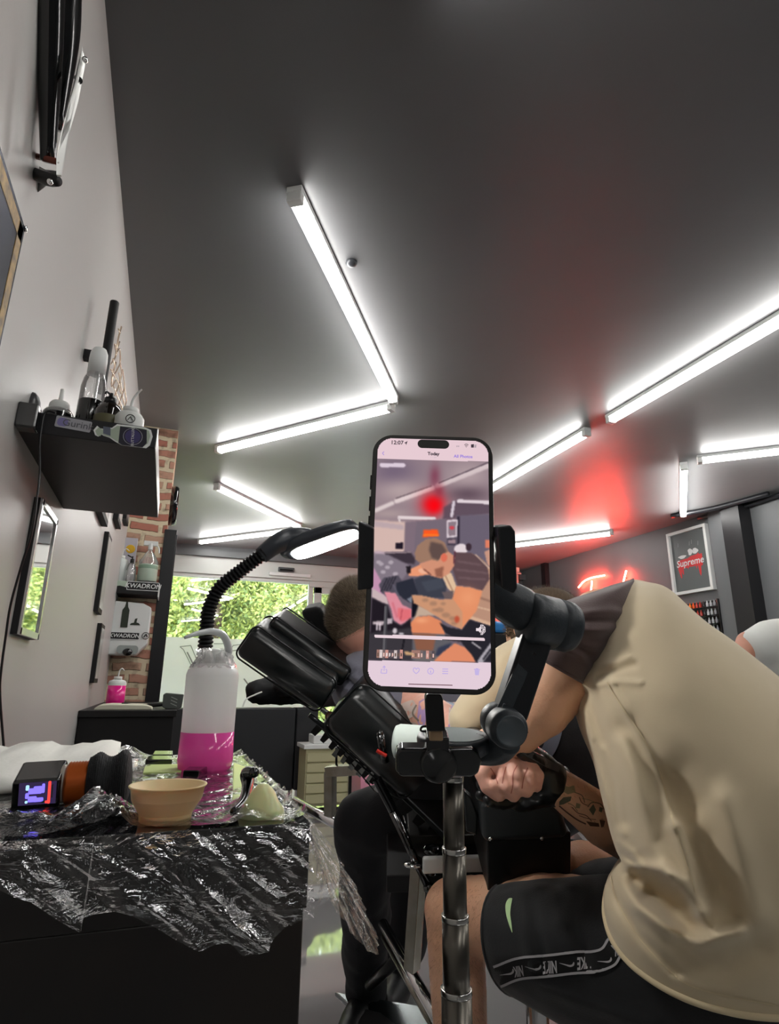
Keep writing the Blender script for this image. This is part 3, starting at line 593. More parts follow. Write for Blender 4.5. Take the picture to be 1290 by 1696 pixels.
# ================================================================ COUNTER below
t = thing('counter', 'low matte black counter against the brick column', 'counter', (-.15, 3.6, 0))
bm = nb(); box2(bm, (XL+.002, 2.98, 0), (.06, 4.18, .80)); link('body', bm, mat('counter_black', '050506', .5), t, bev=.003)
bm = nb(); box2(bm, (XL+.001, 2.96, .80), (.07, 4.185, .828)); link('worktop', bm, mat('counter_black'), t, bev=.003)
zc = .828
bm = nb(); q = onpl(157, 1165, 1, 3.02); q2 = onpl(254, 1165, 1, 3.02)
for i in range(9):
    pass
prf = [(q.x, 3.0, zc), (q2.x, 3.0, zc), (q2.x-.004, 3.0, zc+.012), (q2.x-.03, 3.0, zc+.02), (q.x+.06, 3.0, zc+.023), (q.x+.02, 3.0, zc+.02), (q.x+.005, 3.0, zc+.01)]
prism(bm, prf, (0, .22, 0)); tag(link('paper_towel', bm, mat('paper_cream', 'd3d2bd', .8), bev=.004), 'folded cream paper towel lying on the black counter', 'paper towel')
wash('wash_bottle', 192, 3.35, zc+.003, .042, .125, 'small wash bottle of pink liquid on the far black counter', (m_pink, .78), tipdx=.02)
t = thing('clip_lamp', 'grey clip device with three diagonal slots on the end of the counter', 'clip', onpl(285, 1168, 1, 3.3))
c = V((onpl(287, 1157, 1, 3.1).x, 3.1, zc+.035)); T = frameM(c, (1, 0, 0), (0, 0, 1))
plate('housing', T @ M.Translation((0, 0, -.03)), [(-.045, -.025), (-.03, -.034), (.03, -.034), (.04, -.03), (.045, .03), (-.035, .036), (-.046, .028)], .05, mat('clip_grey', '4e5350', .4), t, bev=.004)
for k in (-1, 0, 1): plate('slot', T @ M.Translation((.004+.000*k, .014*k, .02)), [(-.014, .003), (.014, -.009), (.014, -.006), (-.014, .006)], .001, mat('slot_light', 'a5aaa6', .4), t)
bm = nb(); tube(bm, [V((c.x-.04, 3.1, zc+.02)), V((c.x-.1, 3.1, zc+.015)), V((c.x-.16, 3.12, zc+.012)), V((c.x-.22, 3.13, zc+.02))], .008); link('arm', bm, m_black, t, smooth=True)
# ================================================================ TROLLEY
ZT = .85; YT0, YT1, XT = .486, .93, .114
m_film = film('cling_film', gl=.02, rough=.05, bump=(26, 1.0, (1, 1, 3.2), (0, .7, 0)), fres=1.38, haze=.02)
def tp(px, py, z=ZT): return onpl(px, py, 2, z)
t = thing('trolley', 'black glossy work trolley in the near left corner wrapped in cling film', 'trolley', (-.1, .7, 0))
m_ttop = mat('trolley_top', (.012, .012, .013), .04, spec=.8, coat=1, coatr=.02)
m_tbody = mat('trolley_body', (.006, .005, .005), .4, var=(5, .8, (.02, .013, .008)))
bm = nb(); box2(bm, (XL+.004, YT0+.0006, .03), (XT-.002, YT1-.002, ZT-.0555)); link('body', bm, m_tbody, t, bev=.002)
bm = nb(); box2(bm, (XL+.003, YT0, ZT-.056), (XT, YT1, ZT)); link('top', bm, m_tbody, t, bev=.0008)
bm = nb(); box2(bm, (XL+.003, YT0+.0005, ZT-.001), (XT-.0005, YT1, ZT+.0002)); link('top_laminate', bm, m_ttop, t)
for x in (XL+.05, XT-.05):
    for y in (YT0+.05, YT1-.05): bm = nb(); cyl(bm, (x-.008, y, .015), (x+.008, y, .015), .015); link('castor', bm, m_black, t)
bm = nb(); p = onpl(430, 1607, 1, YT0+.004); cyl(bm, p, p+V((0, -.001, 0)), .004, n=16); link('screw_cover', bm, m_mblack, t)
# cling film: front skirt, side skirt and bunched top sheet; every crease is geometry
def crease(p, s1, a, ang, s2=2.2):
    c, s = math.cos(ang), math.sin(ang); u = p.x*c+p.y*s; v = -p.x*s+p.y*c
    n1 = noise.noise(V((u*s1*.28, v*s1*1.6, 3.1))); n2 = noise.noise(V((u*s1*.7+9, v*s1*4.2, 7.7))); n3 = noise.noise(V((u*s1*2.2, v*s1*9, 1.7)))
    return a*((1-abs(n1)*2)*.9+(1-abs(n2)*2)*.45+.22*n3)
def skirt(name, top, bot, nx, ny, a, ang, push, label, s1=26):
    T_, B_ = catm(top, 1+nx//max(1, len(top)-1)), catm(bot, 1+nx//max(1, len(bot)-1)); bm = nb(); g = []
    for i in range(nx+1):
        u = i/nx; A_ = T_[min(len(T_)-1, int(u*(len(T_)-1)))]; C_ = B_[min(len(B_)-1, int(u*(len(B_)-1)))]; row = []
        for j in range(ny+1):
            v = j/ny; P = A_.lerp(C_, v); w = min(1, v*6+.08)*(1.0+.5*v)
            q = V((P.x*1.0+P.y*.8, P.z, 0)); row.append(bm.verts.new(P+V(push)*(crease(q, s1, a, ang)*w+.001+v*.006)))
        g.append(row)
    for i in range(nx):
        for j in range(ny): bm.faces.new((g[i][j], g[i+1][j], g[i+1][j+1], g[i][j+1]))
    o = link(name, bm, m_film, cl, smooth=True); return o
cl = thing('cling_film', 'crumpled clear cling film stretched over the trolley top and hanging down its front and side', 'cling film', (-.1, .7, ZT))
def f_(x, y, Y=YT0-.001): return onpl(x, y, 1, Y)
tops = [V((XL-.0+.415*i/12+.0, YT0-.0015, ZT+.0012)) for i in range(13)]; tops[-1].x = XT
xs_ = [-60, 0, 50, 75, 135, 145, 210, 250, 290, 330, 375, 400, 432, 445, 480, 512]
ys_ = [1450, 1460, 1478, 1492, 1527, 1506, 1503, 1522, 1545, 1560, 1552, 1572, 1562, 1548, 1518, 1505]
bots = [f_(x, y, YT0-.012) for x, y in zip(xs_, ys_)]
xa = bots[0].x; tops = [V((b_.x if k < len(bots)-1 else XT, YT0-.0015, ZT+.0012)) for k, b_ in enumerate(bots)]
skirt('front_skirt', tops, bots, 260, 90, .0060, -.62, (0, -1, 0), '')
ts = [V((XT+.001, YT0+(YT1-YT0)*i/8, ZT+.001)) for i in range(9)]
bs = [W(506, 1502, .50), W(530, 1495, .51), W(560, 1545, .53), W(600, 1582, .56), W(604, 1556, .59), W(585, 1500, .64), W(555, 1440, .70), W(512, 1372, .80), W(440, 1292, .92)]
m_film = film('cling_film_side', gl=.2, rough=.05, bump=(26, 1.0, (1, 1, 3.2), (0, .7, 0)), fres=1.0, haze=.05)
skirt('side_skirt', ts, bs, 160, 80, .0035, 1.25, (1, -.2, 0), '', 26)
# bunched sheet lying on the top, risen in a ridge between tool and cup and along the right rim
bm = nb(); g = []
NX, NY = 130, 130
for i in range(NX+1):
    row = []
    for j in range(NY+1):
        x = XL+.006+(XT-.002-XL-.006)*i/NX; y = YT0+(YT1-YT0)*j/NY; px, py, _ = pix(V((x, y, ZT)))
        h = .0012
        h += .011*math.exp(-((px-165)/50)**2-((py-1362)/16)**2)
        dd, tt = seg(px, py, (400, 1250), (515, 1362)); h += .004*math.exp(-(dd/9)**2)
        h += .008*math.exp(-((px-205)/30)**2-((py-1262)/12)**2)
        dd, tt = seg(px, py, (0, 1372), (200, 1380)); h += .004*math.exp(-(dd/10)**2)
        h += .005*math.exp(-((px-415)/26)**2-((py-1345)/25)**2)
        q = V((x, y*.8, 0)); h = h*(1+.9*crease(q, 40, 1, .9))+.0006*(1+crease(q, 30, 1, .5))
        row.append(bm.verts.new((x, y, ZT+max(.0006, h))))
    g.append(row)
for i in range(NX):
    for j in range(NY): bm.faces.new((g[i][j], g[i+1][j], g[i+1][j+1], g[i][j+1]))
m_film2 = film('cling_film_flat', gl=.0, rough=.03, bump=(30, .25, (1, 1, 1)), fres=1.25, haze=.02)
m_film = MATS['cling_film']; link('top_sheet', bm, m_film, cl, smooth=True)
# ---------------- things on the trolley
m_pap = mat('tissue_white', 'dcdcd6', .85, bump=(120, .15))
a = tp(188, 1262, ZT+.012)
bm = nb(); prof = []
N_ = 24
rings = []
for k in range(N_+1):
    x = XL+.006+(a.x-XL-.006)*k/N_; hh = .020+.0025*math.sin(k*.9)+.0015*math.sin(k*2.3); y1_ = .905+.006*math.sin(k*1.3)
    rings.append([V((x, .655, ZT+.004)), V((x, .650, ZT+.010)), V((x, .68, ZT+hh*.75)), V((x, .78, ZT+hh)), V((x, y1_, ZT+hh+.004)), V((x, y1_+.004, ZT+.004))])
loft(bm, rings); bmesh.ops.recalc_face_normals(bm, faces=bm.faces)
tag(link('tissue_stack', bm, m_pap, smooth=True), 'white folded tissue stack on the trolley behind the wrapped tattoo machine', 'tissues')
# wireless tattoo machine lying on its side
c0, c1 = tp(24, 1318, ZT+.008), tp(104, 1306, ZT+.008)
def tm(px, py, z=.018): return onpl(px, py, 1, .60)
yM = .60; cA = V((onpl(28, 1298, 1, yM).x, yM, onpl(28, 1303, 1, yM).z)); cB = V((onpl(218, 1298, 1, yM).x, yM, onpl(218, 1290, 1, yM).z))
ax = (cB-cA).normalized(); Rm = frameM(cA, ax, V((0, .9, .3)))
t = thing('tattoo_machine', 'black wireless tattoo machine with violet screen, orange ring and bandage-wrapped grip on the trolley', 'tattoo machine', (cA.x, yM, ZT))
Lm = (cB-cA).length; s_ = Lm/192
bm = nb(); box(bm, cA+ax*(38*s_), (76*s_, .036, .026), Rm.to_3x3()); bk = link('battery_pack', bm, m_gblack, t, bev=.003)
Ts = Rm @ M.Translation((42*s_, -.0182, .002)) @ M.Rotation(PI/2, 4, 'X')
sc = [(-30*s_, -.0085), (28*s_, -.0085), (28*s_, .0095), (-30*s_, .0095)]
plate('screen', Ts, sc, .0004, emit('scr_dark', (.03, .02, .06), .6), bk)
m_v = emit('scr_violet', (.16, .12, .85), 1.1); m_c = emit('scr_cyan', (.35, .6, .8), .8); m_r = emit('scr_red', (.75, .05, .04), .9)
rnd = random.Random(5)
for (x, y, w, h, mm) in ((-.6, .62, .12, .28, m_c), (-.6, -.1, .12, .3, m_v), (-.3, .3, .3, .3, m_v), (-.02, .38, .3, .4, m_v), (-.3, -.42, .3, .3, m_v), (.04, -.5, .34, .22, m_v), (.28, .5, .1, .5, m_v), (-.62, -.65, .1, .14, m_c), (.62, .1, .1, 1.2, m_r), (.5, -.75, .12, .14, m_r), (.3, -.7, .14, .12, mat('scr_green', '1d4a2c', .4)), (.78, .2, .03, .7, mat('scr_grey', '76777a', .4))):
    plate('screen_mark', Ts @ M.Translation((x*28*s_, y*.009, .0005)), rrect(w*2*28*s_*.8, h*.0168*.9, .0008, 2), .0003, mm, bk)
p0_, p1_ = cA+ax*(78*s_), cA+ax*(118*s_)
R0 = .0165
pr = [(R0*.9, 0), (R0, .002)]+[(R0*(1+.05*(k % 2)), .002+(.036*s_*1000-.004)*k/14) for k in range(15)]
bm = nb(); Lr = 40*s_; lathe(bm, [(R0*.82, 0), (R0*.95, Lr*.08)]+[(R0*(.97+.05*(k % 2)), Lr*(.1+.8*k/13)) for k in range(14)]+[(R0*.85, Lr)], p0_, ax, 32); link('orange_ring', bm, mat('orange_ring', 'b4561c', .3, .4), t, smooth=True)
bm = nb(); lathe(bm, [(.012, 0), (.0145, .001), (.0145, .004)], p0_-ax*.004, ax); link('collar', bm, mat('clear_collar', '9b948b', .2), t, smooth=True)
bm = nb(); Lg = 76*s_
pf = [(R0*.8, 0)]
for k in range(61):
    u = k/60; r = R0*(1.12+.28*math.exp(-((u-.22)/.16)**2)+.34*math.exp(-((u-.78)/.17)**2)-.0*u)*(math.sqrt(max(0.02, 1-max(0, (u-.86)/.14)**2))); r *= 1+.014*math.sin(k*2.2); pf.append((r, u*Lg))
lathe(bm, pf, cA+ax*(116*s_), ax, 48)
for v in bm.verts: v.co += V((0, 0, -.004 if v.co.z < cB.z else 0))*.4
link('wrapped_grip', bm, mat('bandage_black', '17181a', .85, bump=(160, .8, (3, 1, 1), .002)), t, smooth=True)
bm = nb(); sph(bm, cB+V((-.004, -.002, -.018)), (.008, .01, .012)); link('bandage_tail', bm, mat('bandage_black'), t, smooth=True)
# paper cup
cb = tp(273, 1374); cb = V((cb.x, cb.y+.026, ZT+.001)); d_ = pix(cb)[2]; rt_ = 62*d_/FPX; rb_ = 41*d_/FPX; hc = onpl(273, 1301, 1, cb.y).z-ZT
t = thing('paper_cup', 'small cream paper cup with rolled rim standing on the film-wrapped trolley', 'cup', cb)
bm = nb(); lathe(bm, [(rb_*.96, 0), (rb_, .0006), (rb_*1.03, hc*.2), (rb_*1.035, hc*.21), (rt_*.9, hc*.6), (rt_*.905, hc*.61), (rt_*.955, hc*.94), (rt_, hc*.95), (rt_*1.012, hc*.98), (rt_, hc), (rt_*.93, hc*.985), (rb_*.93, .004), (0, .004)], cb, n=56)
link('cup_wall', bm, mat('cup_paper', 'd9c39a', .6, sss=.15, var=(18, .35, 'd9b273')), t, smooth=True)
# large wash bottle
bb = tp(341, 1284); bb = V((bb.x, bb.y+.03, ZT+.001)); d_ = pix(bb)[2]; R_ = 44.5*d_/FPX; hb = onpl(352, 1108, 1, bb.y).z-ZT; hl = onpl(346, 1213, 1, bb.y).z-ZT
t = thing('wash_bottle', 'large cloudy wash bottle half full of pink liquid standing on the trolley', 'bottle', bb)
m_cloud = mat('cloudy_plastic', 'd3d8d6', .3, trans=.0, sss=.0)
mb = mat('cloudy_plastic_t', 'e6eae8', .35, alpha=1); nn = mb.node_tree.nodes; ll = mb.node_tree.links
tb = nn.new('ShaderNodeBsdfTranslucent'); tb.inputs[0].default_value = (.82, .85, .84, 1); tr_ = nn.new('ShaderNodeBsdfTransparent'); m1 = nn.new('ShaderNodeMixShader'); m2 = nn.new('ShaderNodeMixShader'); m1.inputs[0].default_value = .5; m2.inputs[0].default_value = .12
ll.new(nn['Principled BSDF'].outputs[0], m1.inputs[1]); ll.new(tb.outputs[0], m1.inputs[2]); ll.new(m1.outputs[0], m2.inputs[1]); ll.new(tr_.outputs[0], m2.inputs[2]); ll.new(m2.outputs[0], nn['Material Output'].inputs[0])
link('body', lathe(nb(), [(R_*.97, hl), (R_*.98, hb*.8), (R_*.985, hb*.93), (R_*.93, hb*.985), (R_*.7, hb*1.02), (R_*.42, hb*1.05), (R_*.42, hb*1.07)], bb, n=56, cap=False), mb, t, smooth=True)
mpk = mat('pink_in_bottle', 'f05cb4', .12, coat=.4, sss=.0); nn = mpk.node_tree.nodes; ll = mpk.node_tree.links
tb = nn.new('ShaderNodeBsdfTranslucent'); tb.inputs[0].default_value = (1, .3, .68, 1); m1 = nn.new('ShaderNodeMixShader'); m1.inputs[0].default_value = .45; ll.new(nn['Principled BSDF'].outputs[0], m1.inputs[1]); ll.new(tb.outputs[0], m1.inputs[2]); ll.new(m1.outputs[0], nn['Material Output'].inputs[0])
link('liquid', lathe(nb(), [(R_*.8, 0), (R_*.95, .003), (R_, .012), (R_*.975, hl), (0, hl)], bb, n=56), mpk, t, smooth=True)
link('cap', lathe(nb(), [(R_*.46, hb*1.04), (R_*.46, hb*1.16), (R_*.4, hb*1.18), (R_*.12, hb*1.2)], bb, n=32), m_hdpe, t, smooth=True)
Yb = bb.y; bm = nb(); tube(bm, [V((bb.x+.012, Yb, ZT+hb*1.15))]+[onpl(x, y, 1, Yb-.01*k) for k, (x, y) in enumerate([(379, 1078), (371, 1054), (352, 1046), (328, 1049), (306, 1056)])], [.0042, .0045, .0045, .004, .0032, .0018], n=12); link('spout', bm, mat('spout_plastic', 'c9ced0', .25), t, smooth=True)
bm = nb(); g = []
for i in range(49):
    a_ = 2*PI*i/48; row = []
    for j in range(13):
        v = j/12; r = R_*(.80-.30*v)+.004*math.sin(a_*7+v*5)*(v+.2)+.003*math.sin(a_*13); row.append(bm.verts.new(bb+V((math.cos(a_)*r, math.sin(a_)*r, hb*(1.0+.17*v)+.004*math.sin(a_*5)*v))))
    g.append(row)
for i in range(48):
    for j in range(12): bm.faces.new((g[i][j], g[i+1][j], g[i+1][j+1], g[i][j+1]))
link('film_sleeve', bm, film('film_wrap', gl=.1, rough=.12, bump=(60, 1.0, (1, 1, 1)), fres=1.4, haze=.3), t, smooth=True)
# little things
def onT(name, label, cat, pts, h, m, bev=.001, dz=0.001):
    bm = nb(); prism(bm, [V((tp(x, y).x, tp(x, y).y, ZT+dz)) for x, y in pts], (0, 0, h)); return tag(link(name, bm, m, bev=bev), label, cat)
m_lime = mat('lime_pad', 'b4c878', .6)
onT('green_pad', 'pale green pad at the back of the trolley behind the paper cup', 'pad', [(236, 1286), (300, 1284), (302, 1271), (240, 1272)], .003, m_lime)
onT('green_pad', 'pale yellow-green pad under the film at the right of the pink bottle', 'pad', [(384, 1338), (424, 1316), (409, 1276), (386, 1268)], .003, m_lime)
onT('black_clip', 'small black rectangular clip lying against the foot of the wash bottle', 'clip', [(302, 1291), (328, 1291), (352, 1279), (345, 1274), (322, 1276)], .008, m_gblack, .001)
for k, (x, y, w_) in enumerate(((262, 1267, 44), (268, 1258, 34))):
    onT('ink_cap_holder', ('nearer', 'farther')[k]+' black ridged cap holder under film at the back of the trolley', 'cap holder', [(x-w_/2, y+4), (x+w_/2, y+4), (x+w_/2, y-3), (x-w_/2+4, y-3)], .008, m_gblack)
c = tp(440, 1362); c = V((c.x+.0, c.y+.022, ZT)); d_ = pix(c)[2]
bm = nb(); lathe(bm, [(.0175, 0), (.018, .001), (.0165, .006), (.012, .012), (.009, .018), (.004, .023), (0, .024)], c, n=32)
tag(link('ointment_cup', bm, mat('pale_jelly', 'd9e0a8', .3, sss=.4), smooth=True), 'pale yellow translucent dome at the right front corner of the trolley', 'ointment cup')
bm = nb(); p = [V((tp(x, y).x, tp(x, y).y, ZT+z)) for x, y, z in ((386, 1355, .004), (402, 1345, .008), (408, 1335, .016), (406, 1332, .024), (418, 1338, .027))]; tube(bm, p, [.003, .004, .005, .006, .004], n=10); tag(link('twisted_black_tie', bm, m_gblack, smooth=True), 'twisted glossy black scrap standing beside the pale dome on the trolley', 'tie')
# ================================================================ DESK LAMP
t = thing('desk_lamp', 'black gooseneck lamp with lit oval head rising behind the wash bottle', 'lamp', (bb.x, .9, ZT))
gp = catm([V((tp(334, 1235).x, .90, ZT+.01)), W(334, 1160, .93), W(337, 1100, .94), W(342, 1050, .95), W(346, 1010, .96), W(364, 974, .97), W(400, 944, .98), W(440, 914, .99)], 26)
bm = nb(); 
L_ = 0; res_ = [gp[0]]; step = .0021
for p, q in zip(gp, gp[1:]):
    dd = (q-p).length; 
    while L_+dd >= step:
        tt = (step-L_)/dd; p = p.lerp(q, tt); dd = (q-p).length; res_.append(p); L_ = 0
    L_ += dd
rr = [.0118 if (k % 3) else .0092 for k in range(len(res_))]
tube(bm, res_, rr, n=20, k=1); link('gooseneck', bm, mat('gooseneck_black', '101113', .35), t)
bm = nb(); tube(bm, [W(432, 921, .99), W(455, 903, 1.0), W(476, 894, 1.02), W(500, 890, 1.03), W(525, 886, 1.04)], [.0135, .016, .019, .018, .008], n=24); link('neck_joint', bm, mat('lamp_body', '34383f', .35), t, smooth=True)
A_, B_ = W(474, 912, 1.0), W(584, 873, 1.03); C_, D_ = W(494, 928, 1.07), W(597, 890, 1.10)
o = (A_+B_+C_+D_)/4; xa_ = ((B_-A_)+(D_-C_)); ya_ = ((A_-C_)+(B_-D_)); Lh = xa_.length/2; Wh = ya_.length/2; xn, yn_ = xa_.normalized(), ya_.normalized(); zn = xn.cross(yn_).normalized()
if zn.z < 0: zn = -zn
Tl = M((xn, yn_, zn)).transposed().to_4x4(); Tl.translation = o
def oval(w, h, k=40, e=3.0, x0=0):
    return [(x0+math.copysign(abs(math.cos(a))**(2/e), math.cos(a))*w/2, math.copysign(abs(math.sin(a))**(2/e), math.sin(a))*h/2) for a in [2*PI*i/k for i in range(k)]]
bm = nb(); rg = []
for (sx_, sy_, z, x0) in ((1.12, 1.15, -.001, -.0), (1.2, 1.28, .004, -.004), (1.2, 1.28, .010, -.004), (1.1, 1.05, .020, -.002), (.8, .6, .026, 0)):
    rg.append([Tl@V((x, y, z)) for x, y in oval(Lh*sx_, Wh*sy_, x0=x0)])
loft(bm, rg); bmesh.ops.recalc_face_normals(bm, faces=bm.faces); link('lamp_head', bm, mat('lamp_body'), t, smooth=True)
plate('lamp_panel', Tl @ M.Translation((.002, 0, -.003)), oval(Lh*1.02, Wh*.98, e=3.4), .0025, emit('led_panel', (1, .97, .92), 40), t)
bm = nb(); cyl(bm, (gp[0].x, .90, ZT), (gp[0].x, .90, ZT+.02), .022); link('clamp', bm, m_black, t, bev=.002)
# ================================================================ PHONE, GIMBAL, STAND
P4 = [W(612, 716, .398), W(808, 726, .396), W(832, 1150, .350), W(606, 1147, .350)]
po = (P4[0]+P4[1]+P4[2]+P4[3])/4; px_ = (P4[1]-P4[0]+P4[2]-P4[3])/2; py_ = (P4[0]-P4[3]+P4[1]-P4[2])/2
TP = frameM(po, px_, py_); PW, PH = px_.length, py_.length
ph = thing('smartphone', 'black smartphone held upright in a clamp, its screen playing a tattooing video', 'smartphone', po)
m_ph = mat('phone_frame', '1c1b1e', .25, .6)
plate('casing', TP @ M.Translation((0, 0, -.0085)), rrect(PW, PH, PW*.165, 10), .008, m_ph, ph, bev=.0012)
plate('front_glass', TP @ M.Translation((0, 0, -.0006)), rrect(PW*.985, PH*.992, PW*.16, 10), .0005, mat('phone_black', '040405', .05, coat=1), ph)
SW, SH = PW*.918, PH*.962
EXPO = 0.9
# the picture on the screen, evaluated on a fine grid of coloured cells
cw = [(145, 95), (815, 120), (892, 1635), (130, 1625)]
def homog(src, dst):
    A = []
    for (x, y), (u, v) in zip(src, dst): A.append([x, y, 1, 0, 0, 0, -u*x, -u*y]); A.append([0, 0, 0, x, y, 1, -v*x, -v*y])
    h = np.linalg.solve(np.array(A, float), np.array([c for p in dst for c in p], float)); return np.append(h, 1).reshape(3, 3)
Hm = homog([(0, 0), (1, 0), (1, 1), (0, 1)], cw)
NXs, NYs = 168, 364
U, Vv = np.meshgrid((np.arange(NXs)+.5)/NXs, (np.arange(NYs)+.5)/NYs)
q = np.stack([U, Vv, np.ones_like(U)], -1) @ Hm.T; X_ = q[..., 0]/q[..., 2]; Y_ = q[..., 1]/q[..., 2]
img = np.zeros((NYs, NXs, 3)); img[:] = (110, 98, 110)
def inpoly(P):
    m = np.zeros(X_.shape, bool); n = len(P)
    for i in range(n):
        x1, y1 = P[i]; x2, y2 = P[(i+1) % n]
        if y1 == y2: continue
        c = ((y1 > Y_) != (y2 > Y_)) & (X_ < (x2-x1)*(Y_-y1)/(y2-y1)+x1); m ^= c
    return m
def blur(a, k):
    for _ in range(k):
        b = a.copy(); b[1:] += a[:-1]; b[:-1] += a[1:]; b[0] += a[0]; b[-1] += a[-1]
        c = b.copy(); c[:, 1:] += b[:, :-1]; c[:, :-1] += b[:, 1:]; c[:, 0] += b[:, 0]; c[:, -1] += b[:, -1]; a = c/9
    return a
def P(pts, col, k=1, op=1.0):
    a = blur(inpoly(pts).astype(float), k)*op; img[:] = img*(1-a[..., None])+np.array(col)*a[..., None]
def Ln(a, b, w, col, k=1, op=1.0):
    dx, dy = b[0]-a[0], b[1]-a[1]; t_ = np.clip(((X_-a[0])*dx+(Y_-a[1])*dy)/(dx*dx+dy*dy), 0, 1); d = np.hypot(X_-a[0]-t_*dx, Y_-a[1]-t_*dy)
    m = blur((d < w/2).astype(float), k)*op; img[:] = img*(1-m[..., None])+np.array(col)*m[..., None]
def Gl(c, rx, ry, col, op=1.0):
    a = np.exp(-((X_-c[0])/rx)**2-((Y_-c[1])/ry)**2)*op; img[:] = img*(1-a[..., None])+np.array(col)*a[..., None]
def El(c, rx, ry, col, k=1, op=1.0): P([(c[0]+rx*math.cos(a), c[1]+ry*math.sin(a)) for a in [2*PI*i/24 for i in range(24)]], col, k, op)
P([(100, 200), (900, 200), (900, 640), (100, 640)], (150, 130, 138), 6)
Gl((250, 300), 140, 90, (112, 96, 118), .8); Gl((700, 330), 120, 90, (190, 170, 172), .7); Gl((300, 420), 140, 60, (196, 176, 174), .7); Gl((700, 440), 130, 50, (92, 72, 84), .8); Gl((230, 560), 120, 30, (176, 156, 156), .8)
Ln((520, 388), (830, 262), 34, (214, 196, 198), 2); Ln((526, 372), (820, 248), 8, (96, 80, 90), 1); Ln((270, 484), (492, 402), 28, (226, 208, 208), 2); Ln((268, 466), (480, 390), 7, (110, 94, 100)); Ln((145, 540), (246, 496), 26, (220, 204, 204), 2)
Gl((500, 330), 34, 70, (130, 62, 84), .8); Gl((490, 500), 75, 70, (230, 30, 42), 1); Gl((505, 510), 46, 50, (255, 8, 20), 1); Gl((530, 420), 30, 40, (150, 40, 60), .6)
P([(560, 520), (650, 470), (840, 500), (845, 560), (560, 600)], (86, 70, 84), 3, .8)
Ln((650, 482), (836, 490), 22, (226, 212, 218), 1); Ln((622, 488), (612, 572), 18, (214, 202, 212), 1); Ln((290, 582), (508, 590), 18, (228, 212, 214), 1); Ln((290, 590), (300, 625), 12, (222, 208, 208))
P([(140, 600), (335, 612), (335, 800), (140, 800)], (214, 184, 176), 3); P([(140, 605), (320, 630), (320, 660), (140, 640)], (190, 168, 172), 2); P([(145, 790), (300, 800), (300, 830), (145, 830)], (198, 174, 186), 3)
P([(330, 612), (400, 606), (400, 830), (330, 800)], (128, 110, 122), 2); P([(395, 606), (585, 590), (585, 800), (395, 800)], (120, 106, 118), 2)
P([(640, 572), (845, 560), (880, 960), (640, 900)], (108, 98, 114), 2); P([(645, 575), (662, 575), (668, 800), (650, 800)], (58, 50, 64), 1)
P([(583, 600), (648, 594), (650, 700), (588, 706)], (222, 208, 216)); P([(592, 610), (640, 605), (641, 690), (597, 696)], (142, 124, 134)); El((616, 645), 14, 12, (206, 72, 84)); P([(590, 712), (645, 710), (645, 752), (592, 750)], (72, 64, 78)); P([(596, 720), (640, 716), (640, 740), (596, 740)], (158, 132, 140))
P([(274, 738), (322, 738), (322, 778), (274, 776)], (36, 28, 40)); P([(210, 800), (370, 795), (400, 840), (395, 870), (300, 860), (215, 830)], (62, 52, 62), 2); Ln((210, 802), (370, 796), 8, (150, 132, 138))
P([(445, 660), (530, 655), (540, 695), (440, 705)], (255, 90, 36), 2); Ln((450, 690), (530, 690), 14, (255, 120, 40), 1)
P([(820, 715), (850, 720), (856, 770), (822, 765)], (226, 128, 100), 1); P([(818, 790), (862, 770), (880, 900), (840, 870)], (200, 150, 130), 1)
El((676, 776), 42, 34, (228, 214, 218)); El((722, 762), 18, 24, (62, 46, 56))
# client sleeve and arms
P([(145, 805), (230, 812), (350, 870), (370, 900), (330, 960), (250, 990), (190, 1020), (140, 940)], (132, 120, 132), 2)
for x, y in ((190, 870), (230, 890), (175, 860), (250, 860), (205, 920), (280, 930)): El((x, y), 16, 12, (176, 164, 174), 1)
P([(140, 885), (200, 985), (195, 1040), (230, 1080), (140, 1030)], (196, 146, 176), 1); P([(140, 1020), (235, 1075), (245, 1120), (200, 1110), (140, 1075)], (202, 180, 182), 1)
P([(358, 905), (440, 868), (480, 905), (485, 935), (400, 945), (360, 940)], (236, 154, 116), 1); El((455, 910), 34, 18, (242, 180, 150)); P([(345, 885), (372, 880), (376, 925), (352, 930)], (36, 30, 36), 1)
P([(395, 960), (470, 935), (560, 940), (600, 1000), (590, 1075), (420, 1080)], (62, 64, 76), 2); P([(440, 980), (560, 950), (585, 1010), (480, 1040)], (70, 74, 86), 2)
P([(180, 1000), (210, 955), (300, 940), (330, 990), (260, 1060), (200, 1050)], (84, 78, 90), 1)
for k in range(4): Ln((195+18*k, 1040-4*k), (230+18*k, 960-4*k), 6, (38, 36, 46))
P([(290, 985), (390, 955), (425, 1050), (380, 1110), (330, 1080), (285, 1040)], (44, 46, 58), 1); Ln((270, 1000), (300, 1060), 12, (96, 92, 106)); P([(355, 1085), (410, 1055), (420, 1085), (380, 1110)], (120, 124, 138))
P([(215, 1040), (285, 1050), (330, 1120), (392, 1150), (388, 1200), (350, 1235), (320, 1245), (280, 1215), (262, 1150), (240, 1100)], (222, 142, 156), 1); P([(300, 1140), (388, 1150), (384, 1205), (330, 1225), (300, 1190)], (226, 112, 120), 2); Ln((330, 1150), (322, 1215), 5, (170, 70, 84)); Ln((270, 1110), (300, 1200), 8, (204, 96, 110), 2)
P([(140, 1080), (240, 1125), (270, 1220), (330, 1250), (385, 1200), (392, 1260), (410, 1460), (132, 1460)], (34, 28, 36), 2)
P([(390, 1070), (430, 1080), (440, 1180), (392, 1200)], (20, 20, 30), 1); P([(430, 1120), (560, 1180), (440, 1190), (400, 1230)], (196, 170, 150), 2)
